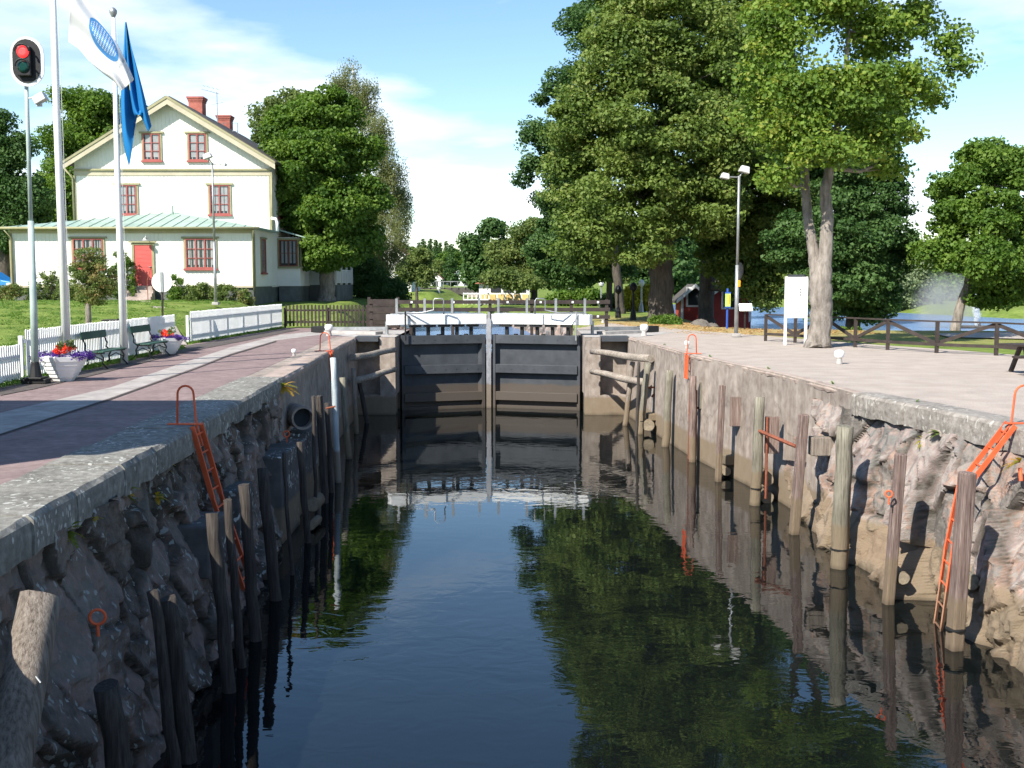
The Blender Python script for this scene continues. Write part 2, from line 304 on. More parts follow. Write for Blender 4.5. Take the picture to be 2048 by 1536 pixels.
# grass ground with dry leaf litter on the right-hand lawn
def ground_mat():
    m, N, L, b = base_mat('lawn')
    g = N.new('ShaderNodeNewGeometry')
    def nz_(s, d=6):
        n = N.new('ShaderNodeTexNoise'); n.inputs['Scale'].default_value = s; n.inputs['Detail'].default_value = d
        L.new(g.outputs['Position'], n.inputs['Vector']); return n.outputs[0]
    r = N.new('ShaderNodeValToRGB'); ramp_set(r, [(0.085, 0.13, 0.025), (0.14, 0.20, 0.04), (0.21, 0.27, 0.065)]); L.new(nz_(1.2), r.inputs[0])
    r2 = N.new('ShaderNodeValToRGB'); ramp_set(r2, [(0.30, 0.20, 0.08), (0.40, 0.30, 0.14), (0.26, 0.26, 0.10)]); L.new(nz_(9), r2.inputs[0])
    at = N.new('ShaderNodeAttribute'); at.attribute_name = 'litter'
    mm = N.new('ShaderNodeMath'); mm.operation = 'MULTIPLY_ADD'; mm.inputs[1].default_value = 1.1
    L.new(nz_(2.0), mm.inputs[0]); ad = N.new('ShaderNodeMath'); ad.operation = 'SUBTRACT'; ad.inputs[1].default_value = 0.55
    L.new(at.outputs['Fac'], ad.inputs[0]); L.new(ad.outputs[0], mm.inputs[2]); mm.use_clamp = True
    mx = N.new('ShaderNodeMix'); mx.data_type = 'RGBA'; L.new(mm.outputs[0], mx.inputs[0]); L.new(r.outputs[0], mx.inputs[6]); L.new(r2.outputs[0], mx.inputs[7])
    L.new(mx.outputs[2], b.inputs['Base Color']); b.inputs['Roughness'].default_value = 1; b.inputs['Specular IOR Level'].default_value = .1
    bp = N.new('ShaderNodeBump'); bp.inputs['Strength'].default_value = .8; bp.inputs['Distance'].default_value = .08; L.new(nz_(14, 8), bp.inputs['Height'])
    L.new(bp.outputs[0], b.inputs['Normal'])
    return m
M['lawn'] = ground_mat()

# ---------------------------------------------------------------- mesh helpers
rnd = random.Random(7)
def wloc(o):
    v = Vector((0, 0, 0))
    while o is not None:
        v += o.location; o = o.parent
    return v
class MB:
    def __init__(s): s.v = []; s.f = []
    def add(s, vs, fs):
        o = len(s.v); s.v += [tuple(v) for v in vs]; s.f += [tuple(i + o for i in f) for f in fs]; return s
    def box(s, c, d, rz=0.0, R=None, taper=1.0):
        x, y, z = d[0] / 2, d[1] / 2, d[2] / 2
        pts = [(-x, -y, -z), (x, -y, -z), (x, y, -z), (-x, y, -z), (-x * taper, -y * taper, z), (x * taper, -y * taper, z), (x * taper, y * taper, z), (-x * taper, y * taper, z)]
        m = R if R is not None else Matrix.Rotation(rz, 3, 'Z')
        return s.add([m @ Vector(p) + Vector(c) for p in pts], [(0, 3, 2, 1), (4, 5, 6, 7), (0, 1, 5, 4), (1, 2, 6, 5), (2, 3, 7, 6), (3, 0, 4, 7)])
    def bx(s, x0, x1, y0, y1, z0, z1): return s.box(((x0 + x1) / 2, (y0 + y1) / 2, (z0 + z1) / 2), (abs(x1 - x0), abs(y1 - y0), abs(z1 - z0)))
    def bar(s, a, b, w, h):           # rectangular bar from a to b
        a, b = Vector(a), Vector(b); d = b - a
        q = d.to_track_quat('X', 'Z').to_matrix()
        return s.box((a + b) / 2, (d.length, w, h), R=q)
    def tube(s, pts, rad, n=10, cap=True, wob=0.0, seed=0, slant=0.0):
        pts = [Vector(p) for p in pts]; rs = rad if isinstance(rad, (list, tuple)) else [rad] * len(pts)
        r_ = random.Random(seed); ph = [r_.uniform(-1, 1) for _ in range(n)]
        o = len(s.v); up = None
        for i, p in enumerate(pts):
            d = (pts[min(i + 1, len(pts) - 1)] - pts[max(i - 1, 0)]).normalized()
            if up is None or abs(up.dot(d)) > .95:
                up = Vector((0, 0, 1)) if abs(d.z) < .9 else Vector((1, 0, 0))
            a = d.cross(up).normalized(); b = a.cross(d).normalized(); up = b
            for k in range(n):
                t = 2 * math.pi * k / n
                rr = rs[i] * (1 + wob * ph[k] + (wob * .6 * r_.uniform(-1, 1) if wob else 0))
                q = p + (a * math.cos(t) + b * math.sin(t)) * rr
                if slant and i == len(pts) - 1: q = q + d * slant * math.cos(t) * rr
                s.v.append(tuple(q))
        for i in range(len(pts) - 1):
            for k in range(n):
                k2 = (k + 1) % n
                s.f.append((o + i * n + k, o + i * n + k2, o + (i + 1) * n + k2, o + (i + 1) * n + k))
        if cap:
            s.f.append(tuple(o + k for k in range(n))[::-1]); s.f.append(tuple(o + (len(pts) - 1) * n + k for k in range(n)))
        return s
    def lathe(s, prof, n=20, c=(0, 0, 0)):
        o = len(s.v)
        for r, z in prof:
            for k in range(n):
                t = 2 * math.pi * k / n; s.v.append((c[0] + r * math.cos(t), c[1] + r * math.sin(t), c[2] + z))
        for i in range(len(prof) - 1):
            for k in range(n):
                k2 = (k + 1) % n; s.f.append((o + i * n + k, o + i * n + k2, o + (i + 1) * n + k2, o + (i + 1) * n + k))
        s.f.append(tuple(o + k for k in range(n))[::-1]); s.f.append(tuple(o + (len(prof) - 1) * n + k for k in range(n)))
        return s
    def poly(s, pts, z0, z1):
        n = len(pts)
        return s.add([(p[0], p[1], z0) for p in pts] + [(p[0], p[1], z1) for p in pts],
                     [tuple(range(n))[::-1], tuple(range(n, 2 * n))] + [(i, (i + 1) % n, n + (i + 1) % n, n + i) for i in range(n)])
    def xtr(s, pts, d):               # extrude planar outline pts by vector d
        n = len(pts); d = Vector(d)
        return s.add([Vector(p) for p in pts] + [Vector(p) + d for p in pts],
                     [tuple(range(n)), tuple(range(n, 2 * n))[::-1]] + [((i + 1) % n, i, n + i, n + (i + 1) % n) for i in range(n)])
    def build(s, name, m, parent=None, smooth=False, bevel=0.0):
        me = bpy.data.meshes.new(name)
        off = wloc(parent) if parent is not None else Vector((0, 0, 0))
        me.from_pydata([(v[0] - off.x, v[1] - off.y, v[2] - off.z) for v in s.v], [], s.f)
        me.materials.append(M[m] if isinstance(m, str) else m)
        if smooth:
            me.polygons.foreach_set('use_smooth', [len(p.vertices) <= 4 for p in me.polygons])
        me.update()
        o = bpy.data.objects.new(name, me); col.objects.link(o); o.parent = parent
        if bevel:
            b = o.modifiers.new('bevel', 'BEVEL'); b.width = bevel; b.segments = 2; b.limit_method = 'ANGLE'
        return o
def np_mesh(name, V, quads, m, parent=None, fattr=None, vattr=None, smooth=False, vattr2=None):
    off = np.array(wloc(parent)) if parent is not None else np.zeros(3)
    V = np.asarray(V, dtype=np.float64) - off; quads = np.asarray(quads, dtype=np.int32); k = quads.shape[1]
    me = bpy.data.meshes.new(name)
    me.vertices.add(len(V)); me.vertices.foreach_set('co', V.astype(np.float32).ravel())
    me.loops.add(quads.size); me.loops.foreach_set('vertex_index', quads.ravel())
    me.polygons.add(len(quads)); me.polygons.foreach_set('loop_start', np.arange(0, quads.size, k, dtype=np.int32))
    me.polygons.foreach_set('use_smooth', np.full(len(quads), smooth))
    if fattr is not None:
        a = me.attributes.new(fattr[0], 'FLOAT', 'FACE'); a.data.foreach_set('value', np.asarray(fattr[1], dtype=np.float32))
    if vattr is not None:
        a = me.attributes.new(vattr[0], 'FLOAT', 'POINT'); a.data.foreach_set('value', np.asarray(vattr[1], dtype=np.float32))
    if vattr2 is not None:
        a = me.attributes.new(vattr2[0], 'FLOAT', 'POINT'); a.data.foreach_set('value', np.asarray(vattr2[1], dtype=np.float32))
    me.update(calc_edges=True); me.validate()
    me.materials.append(M[m] if isinstance(m, str) else m)
    o = bpy.data.objects.new(name, me); col.objects.link(o); o.parent = parent
    return o
def tag(o, label, cat, group=None, kind=None):
    o['label'] = label; o['category'] = cat
    if group: o['group'] = group
    if kind: o['kind'] = kind
    return o
def struct(o): o['kind'] = 'structure'; return o
def thing(name, label, cat, loc=(0, 0, 0), group=None):
    o = bpy.data.objects.new(name, None); col.objects.link(o); o.location = loc; o.empty_display_size = .2
    return tag(o, label, cat, group)
def dup(root, loc, rz=None, label=None):
    def rec(o, parent):
        c = o.copy(); col.objects.link(c); c.parent = parent
        for ch in o.children: rec(ch, c)
        return c
    r = rec(root, None); r.location = loc
    if rz is not None: r.rotation_euler = (0, 0, rz)
    if label: r['label'] = label
    return r

# ---------------------------------------------------------------- canal lines
def lx(y): return -4.27 - 0.0455 * y
RQ = [(9.3, -12), (9.3, 0), (8.95, 10), (8.45, 14), (7.95, 17.4), (7.5, 20), (7.03, 22.1), (6.63, 26.9), (5.57, 33.7), (4.68, 44.3)]
RB = [(7.5, -12), (7.4, 0), (7.15, 10), (6.98, 15), (6.83, 18.1), (6.40, 21), (6.35, 24.5), (6.75, 26.5)]
def interp(pl, y):
    for a, b in zip(pl, pl[1:]):
        if a[1] <= y <= b[1]:
            t = (y - a[1]) / (b[1] - a[1]); return a[0] + (b[0] - a[0]) * t
    return pl[0][0] if y < pl[0][1] else pl[-1][0]
def rx(y): return interp(RQ, y)
ZL, ZU = -3.15, -0.85          # lower and upper water level
GATE_Y = 44.3
RGATE, LGATE = 2.95, -4.72     # chamber mouth at the gate

# ---------------------------------------------------------------- terrain
def sst(a, b, x):
    t = np.clip((x - a) / (b - a), 0, 1); return t * t * (3 - 2 * t)
LAKE = [(15.2, 57), (26, 56), (60, 52), (160, 50), (160, 78), (60, 84), (39, 88), (34, 112), (26, 138), (12, 146), (13, 100), (15.5, 78)]
def inside(poly, X, Y):
    r = np.zeros(X.shape, bool); n = len(poly)
    for i in range(n):
        x0, y0 = poly[i]; x1, y1 = poly[(i + 1) % n]
        c = ((y0 > Y) != (y1 > Y)) & (X < (x1 - x0) * (Y - y0) / (y1 - y0 + 1e-9) + x0); r ^= c
    return r
def dist_poly(poly, X, Y):
    d = np.full(X.shape, 1e9); n = len(poly)
    for i in range(n):
        x0, y0 = poly[i]; x1, y1 = poly[(i + 1) % n]
        dx, dy = x1 - x0, y1 - y0; t = np.clip(((X - x0) * dx + (Y - y0) * dy) / (dx * dx + dy * dy), 0, 1)
        d = np.minimum(d, np.hypot(X - x0 - t * dx, Y - y0 - t * dy))
    return np.where(inside(poly, X, Y), -d, d)
CH = [(-6.6, 43), (-6.9, 60), (-7.5, 75), (-9.8, 100), (-10.5, 112), (-6, 112), (-4.2, 100), (-1.2, 80), (2.2, 64), (3.6, 52), (3.8, 43)]
def theight(X, Y):
    z = np.full(X.shape, -0.02)
    # left lawn rises to the house
    l = 1.25 * sst(34, 57, Y + 0.35 * (-11.5 - X)) * sst(-11.3, -14.5, X)
    l2 = 1.05 * sst(53.5, 61, Y) * sst(-6.2, -9.0, X)
    z = z + np.maximum(l, l2)
    z = z + 0.2 * sst(90, 200, Y) * sst(-20, -40, X)
    # hills far away
    z = z + 9 * sst(230, 420, Y) + 4.5 * sst(100, 200, Y) * sst(32, 70, X)
    # lake shore and bed
    dl = dist_poly(LAKE, X, Y)
    z = np.where(Y > 46, z - 1.9 * (1 - sst(-2.0, 6.0, dl)), z)
    dc = dist_poly(CH, X, Y)
    z = np.where(Y > 46, z - 2.2 * (1 - sst(-0.5, 2.4, dc)), z)
    # the chamber and its quays
    e = np.maximum(X - np.interp(Y, [p[1] for p in RQ], [p[0] for p in RQ]), (-4.27 - .0455 * Y) - X)
    z = np.where(Y < 51, z - 7.0 * (1 - sst(0.9, 2.6, e)), z)
    return z
def tz(x, y): return float(theight(np.array([float(x)]), np.array([float(y)]))[0])
xs = np.unique(np.concatenate([np.linspace(-400, -60, 30), np.linspace(-60, -20, 41), np.linspace(-20, 20, 101), np.linspace(20, 60, 61), np.linspace(60, 400, 30)]))
ys = np.unique(np.concatenate([np.linspace(-60, 10, 30), np.linspace(10, 110, 220), np.linspace(110, 300, 80), np.linspace(300, 900, 30)]))
XX, YY = np.meshgrid(xs, ys)
ZZ = theight(XX, YY)
sm = np.array([mnoise.noise((float(x) * .35, float(y) * .35, 0)) for x, y in zip(XX.ravel(), YY.ravel())]).reshape(XX.shape)
offroad = (sst(1.5, 5, np.abs(XX + 7.5) - 3) * (YY > 20))
ZZ = ZZ + sm * 0.06 * np.where((XX < -13) | (YY > 60), 1, 0)
nx = len(xs)
idx = np.arange(len(xs) * len(ys)).reshape(len(ys), nx)
Q = np.stack([idx[:-1, :-1], idx[:-1, 1:], idx[1:, 1:], idx[1:, :-1]], -1).reshape(-1, 4)
litter = (sst(3.0, 6.0, XX) * sst(44, 47, YY) * (1 - sst(60, 76, YY)) * (1 - 0.75 * sst(11, 15, XX)) + 0.35 * sst(3, 8, XX) * (YY > 40) * (YY < 60)).ravel()
struct(np_mesh('ground', np.stack([XX, YY, ZZ], -1).reshape(-1, 3), Q, 'lawn', vattr=('litter', litter), smooth=True))

# water sheets
def sheet(name, pts, z, m, thick=0.0):
    b = MB(); n = len(pts)
    if thick: b.poly(pts, z - thick, z)
    else: b.add([(p[0], p[1], z) for p in pts], [tuple(range(n))])
    return struct(b.build(name, m))
sheet('canal_water', [(-12, -14), (12, -14), (12, 47.2), (-12, 47.2)], ZL, 'canal')
sheet('lake_water', [(-40, 47.5), (250, 47.5), (250, 160), (-40, 160)], ZU, 'lake')
sheet('canal_bed', [(-13, -15), (13, -15), (13, 52), (-13, 52)], -6.5, 'soil')

# gravel quay on the right, asphalt quay on the left
edge = [G(1222, 646), G(1262, 652), G(1330, 655), G(1400, 662), G(1530, 671.5), G(1655, 682), G(1760, 690), G(1900, 699), G(2048, 711)]
gr = [(p[0] + .0, p[1]) for p in RQ] + [(4.68, 44.9), (3.0, 44.9), (3.0, 52.5), (4.2, 56)] + [(p.x, p.y) for p in edge] + [(26, 33), (60, 30), (60, -12)]
sheet('gravel_quay', gr, 0.0, 'gravel', .12)
sheet('footpath', [(17.5, 44), (22, 41.5), (60, 36), (60, 45), (24, 49), (18, 47)], tz(20, 44) + .05, 'gravel')
lroad = [(lx(-12) - .9, -12), (lx(44.6) - .9, 44.6), (LGATE - .02, 44.9), (LGATE - .02, 51.8), (-11.0, 53.2), (-11.55, 40), (-11.1, 30), (-10.9, 22), (-11.5, 10), (-12, -12)]
sheet('asphalt_quay', lroad, 0.0, 'asphalt', .12)
# paler strip with a tar joint running along the quay
A0, A1, B0, B1 = G(0, 865), G(470, 700), G(0, 830), G(420, 702)
def along(pxs): return [(G(x, y).x, G(x, y).y) for x, y in pxs]
EXT = lambda a, b_, k: (b_[0] + (b_[0] - a[0]) * k, b_[1] + (b_[1] - a[1]) * k)
pz = along([(221, 796), (0, 868), (221, 775), (0, 826)]); pj = along([(221, 797.5), (0, 869), (221, 800.5), (0, 872)])
sheet('pale_strip', [EXT(pz[0], pz[1], 1.6), EXT(pz[2], pz[3], .9)] + along([(0, 826), (221, 775), (360, 728), (460, 695), (560, 670), (650, 661), (700, 662), (552, 681), (460, 708), (391, 735), (221, 796), (0, 868)]), 0.004, 'strip')
sheet('tar_joint', [EXT(pj[2], pj[3], 1.6), EXT(pj[0], pj[1], 1.6)] + along([(0, 869), (221, 797.5), (391, 737), (460, 709.5), (552, 682), (553, 684), (461, 711.5), (391, 739), (221, 800.5), (0, 872)]), 0.008, 'tar')
sheet('dark_verge', along([(0, 792), (0, 772), (72, 762), (200, 735), (330, 708), (379, 691), (480, 676), (567, 659), (600, 660), (480, 684), (380, 703), (200, 748), (72, 778)]), 0.012, 'dark_asphalt')

# ---------------------------------------------------------------- chamber walls
def wall_strip(name, top, bot, z0, z1, m, th=0.9, side=1):
    """vertical wall between two plan polylines of equal length; side=+1: body lies on +x side"""
    b = MB(); n = len(top)
    vs = []
    for (tx, ty), (bx_, by_) in zip(top, bot):
        vs += [(tx, ty, z1), (bx_, by_, z0), (tx + side * th, ty, z1), (bx_ + side * th, by_, z0)]
    fs = []
    for i in range(n - 1):
        a = i * 4; c = a + 4
        fs += [(a, c, c + 1, a + 1), (a + 2, a + 3, c + 3, c + 2), (a, a + 2, c + 2, c), (a + 1, c + 1, c + 3, a + 3)]
    fs += [(0, 1, 3, 2), ((n - 1) * 4, (n - 1) * 4 + 2, (n - 1) * 4 + 3, (n - 1) * 4 + 1)]
    return struct(b.add(vs, fs).build(name, m))
# right concrete wall
ysr = [22.3, 24, 26.9, 30, 33.7, 37, 40, GATE_Y]
wall_strip('lock_wall_right_concrete', [(rx(y), y) for y in ysr], [(rx(y) - .05, y) for y in ysr], -4, -0.004, 'concrete')
# left concrete wall
ysl = [24.5, 28, 34, 40, GATE_Y]
wall_strip('lock_wall_left_concrete', [(lx(y), y) for y in ysl], [(lx(y) + .05, y) for y in ysl], -4, -0.004, 'concrete', side=-1)
def edge_lip(name, ya, yb, f, side, m, w, h, ov, step, seed):
    b = MB(); r_ = random.Random(seed); y = ya
    while y < yb - .05:
        L_ = min(step * r_.uniform(.8, 1.25), yb - y); y2 = y + L_ - .012
        j = r_.uniform(-.015, .015); hz_ = r_.uniform(-.006, .012)
        n = 6
        vs, fs = [], []
        for k in range(n + 1):
            yy = y + (y2 - y) * k / n
            q = r_.uniform(-.018, .018); q2 = r_.uniform(-.03, .02)
            xe = f(yy) - side * (ov + j + q)
            prof = [(xe + side * .012, -h + q2), (xe, -h * .55), (xe + side * .008, -.045 + q * .5), (xe + side * (.05 + abs(q)), .006 + hz_), (xe + side * w * .5, .015 + hz_ + q * .2), (xe + side * w, .008 + hz_), (xe + side * w, -h)]
            vs += [(p[0], yy, p[1]) for p in prof]
        m_ = 7
        for k in range(n):
            for i in range(m_ - 1):
                a = k * m_ + i; fs.append((a, a + 1, a + m_ + 1, a + m_))
        fs += [tuple(range(m_)), tuple(range(n * m_, n * m_ + m_))[::-1]]
        b.add(vs, fs); y += L_
    return struct(b.build(name, m))
edge_lip('coping_left_stone', -12, 26, lx, -1, 'coping', 1.0, .38, .06, 1.5, 1)
edge_lip('coping_left_concrete', 26.02, 44.3, lx, -1, 'coping_pink', .55, .16, .03, 2.6, 2)
edge_lip('coping_right_stone', -12, 22.4, rx, 1, 'coping2', .62, .42, .07, 1.4, 3)
edge_lip('coping_right_concrete', 22.42, 44.3, rx, 1, 'coping_pink', .20, .11, .012, 1.1, 4)

def rockwall(name, topf, botf, y0, y1, ztop, zbot, res, cell, amp, m, side, seed, gap=.035, tiltamp=.5, blend=.2, joint=.12, ledge=False, pexp=.85):
    """side: +1 canal face looks towards -x (right wall), -1 towards +x"""
    r_ = np.random.RandomState(seed)
    ny = int((y1 - y0) / res); nz_ = int((ztop - zbot) / res)
    s = np.linspace(y0, y1, ny); t = np.linspace(0, 1, nz_)
    S, T = np.meshgrid(s, t); Hh = ztop + (zbot - ztop) * T
    jx = np.array([mnoise.noise((float(a) * 1.8, float(b) * 1.8, seed)) for a, b in zip(S.ravel(), Hh.ravel())]).reshape(S.shape)
    jy = np.array([mnoise.noise((float(a) * 1.8, float(b) * 1.8, seed + 9.3)) for a, b in zip(S.ravel(), Hh.ravel())]).reshape(S.shape)
    def facets(cw, ch, am, ta_, bl, warp):
        nc = max(8, int((y1 - y0) * (ztop - zbot) / (cw * ch)))
        sy = r_.uniform(y0 - .3, y1 + .3, nc); sz_ = r_.uniform(zbot - .2, ztop + .2, nc)
        A = (S + jx * warp).ravel() / cw; B = (Hh + jy * warp).ravel() / ch
        D1 = np.full(A.size, 1e9); D2 = D1.copy(); I1 = np.zeros(A.size, int); I2 = I1.copy()
        order_ = np.argsort(sy); 
        for i in order_:
            d = np.abs(A - sy[i] / cw)
            k = np.nonzero(d < 3.2)[0]
            dd = np.hypot(d[k], B[k] - sz_[i] / ch)
            m1 = dd < D1[k]; m2 = (~m1) & (dd < D2[k])
            k1, k2 = k[m1], k[m2]
            I2[k1] = I1[k1]; D2[k1] = D1[k1]; I1[k1] = i; D1[k1] = dd[m1]
            I2[k2] = i; D2[k2] = dd[m2]
        off = r_.uniform(-.5, .5, nc); ta = r_.uniform(-1, 1, nc) * ta_; tb = r_.uniform(-1, 1, nc) * ta_; cc = r_.uniform(0, 1, nc)
        pl = lambda I: am * (off[I] + ta[I] * (A - sy[I] / cw) + tb[I] * (B - sz_[I] / ch))
        g_ = np.clip(D2 - D1, 0, 9); wb = .5 * (1 - np.clip(g_ / bl, 0, 1))
        return pl(I1) * (1 - wb) + pl(I2) * wb, g_, cc[I1]
    disp, g1, c1 = facets(cell[0], cell[1], amp, tiltamp, blend, .10)
    e = np.clip(g1 / .09, 0, 1)
    disp = disp - (1 - e) ** 2 * gap * 1.3
    dd2, g2, c2 = facets(cell[0] * .36, cell[1] * .40, amp * .32, 1.2, .16, .05)
    dd3, g3, c3 = facets(cell[0] * .16, cell[1] * .15, amp * .07, 1.3, .4, .03)
    disp = disp + dd2 * e + dd3 - (1 - np.clip(g2 / .10, 0, 1)) * gap * .12
    cc_ = np.clip(c1 * .7 + c2 * .3, 0, 1)
    jj = np.maximum(1 - np.clip(g1 / joint, 0, 1), .35 * (1 - np.clip(g2 / .10, 0, 1)))
    disp = disp.reshape(S.shape)
    tx = np.array([topf(v) for v in s]); bx_ = np.array([botf(v) for v in s])
    PF = (.82 * sst(.26, .60, T + .05 * jx) + .18 * T) if ledge else T ** pexp
    X = tx[None, :] + (bx_ - tx)[None, :] * PF - side * disp
    V = np.stack([X, S + jx * .05, Hh], -1).reshape(-1, 3)
    id_ = np.arange(ny * nz_).reshape(nz_, ny)
    Qd = np.stack([id_[:-1, :-1], id_[1:, :-1], id_[1:, 1:], id_[:-1, 1:]], -1).reshape(-1, 4)
    if side < 0: Qd = Qd[:, ::-1]
    return struct(np_mesh(name, V, Qd, m, vattr=('cell', cc_), smooth=False, vattr2=('joint', jj)))
LB = [(-3.7, -12), (-3.75, 8), (-3.9, 12.5), (-4.15, 16.6), (-4.5, 20.3), (-5.1, 24), (-5.5, 26)]
rockwall('lock_wall_left_rubble', lambda y: lx(y) - .02, lambda y: interp(LB, y), 4, 25.6, -.30, -3.6, .042, (.70, .66), .22, 'rubble', -1, 3, gap=.07, tiltamp=.6, blend=.10, joint=.17, pexp=1.15)
rockwall('lock_wall_left_near', lambda y: lx(y) - .02, lambda y: interp(LB, y), -12, 4, -.30, -3.6, .12, (.7, .5), .16, 'rubble', -1, 4, tiltamp=.35, pexp=1.15)
def rtop(y): return rx(y) + .03 + max(0, (y - 22.2)) * .08
rockwall('lock_wall_right_rock', rtop, lambda y: interp(RB, y), 9, 26.4, -.34, -3.7, .042, (.85, 1.05), .28, 'rock', 1, 12, gap=.06, tiltamp=.85, blend=.10, joint=.11)
rockwall('lock_wall_right_near', rtop, lambda y: interp(RB, y), -12, 9, -.34, -3.7, .14, (1.0, 1.0), .4, 'rock', 1, 13, gap=.03, tiltamp=.7)

# chamber end walls beside the gate
b = MB()
b.bx(RGATE + .622, 4.9, 45.05, 46.2, -4, -.004)           # recess wall
b.bx(RGATE - .0, RGATE + .62, 44.35, 46.2, -2.35, -.004)  # pillar at the mouth
b.bx(RGATE - .0, 4.9, 44.30, 45.04, -4, -2.352)
b.bx(RGATE + .02, 5.6, 46.21, 52.0, -4, -.004)
b.bx(4.70, 5.5, 44.32, 46.2, -4, -.004)
struct(b.build('gate_wall_right', 'concrete'))
b = MB()
b.bx(-6.5, LGATE - .622, 45.05, 46.2, -4, -.004)
b.bx(LGATE - .62, LGATE, 44.35, 46.2, -2.35, -.004)
b.bx(-6.5, LGATE, 44.30, 45.04, -4, -2.352)
b.bx(-7.2, LGATE - .02, 46.21, 52.0, -4, -.004)
b.bx(-7.1, -6.30, 44.32, 46.2, -4, -.004)
struct(b.build('gate_wall_left', 'concrete'))
sheet('apron_right', [(RGATE, 44.36), (RGATE + .62, 44.36), (RGATE + .62, 45.1), (4.7, 45.1), (4.7, 44.35), (5.1, 44.35), (7.2, 48.5), (4.6, 50.5), (RGATE + .05, 50.5)], .006, 'deckc')
sheet('apron_left', [(LGATE, 44.36), (LGATE - .62, 44.36), (LGATE - .62, 45.1), (-6.3, 45.1), (-6.3, 44.35), (-7.6, 46), (-8.8, 49.5), (-6.6, 50.5), (LGATE - .05, 50.5)], .006, 'deckc')
# upstream masonry banks
rockwall('channel_bank_right', lambda y: interp([(3.0, 52), (2.2, 60), (-.6, 80)], y), lambda y: interp([(2.7, 52), (1.8, 60), (-1.0, 80)], y), 52, 80, -.0, -1.8, .14, (.7, .4), .22, 'rock', 1, 31)
rockwall('channel_bank_left', lambda y: interp([(-4.8, 52), (-6.5, 60), (-8, 75)], y), lambda y: interp([(-4.6, 52), (-6.3, 60), (-7.7, 75)], y), 52, 75, -.0, -1.8, .14, (.7, .4), .2, 'rock', -1, 32)
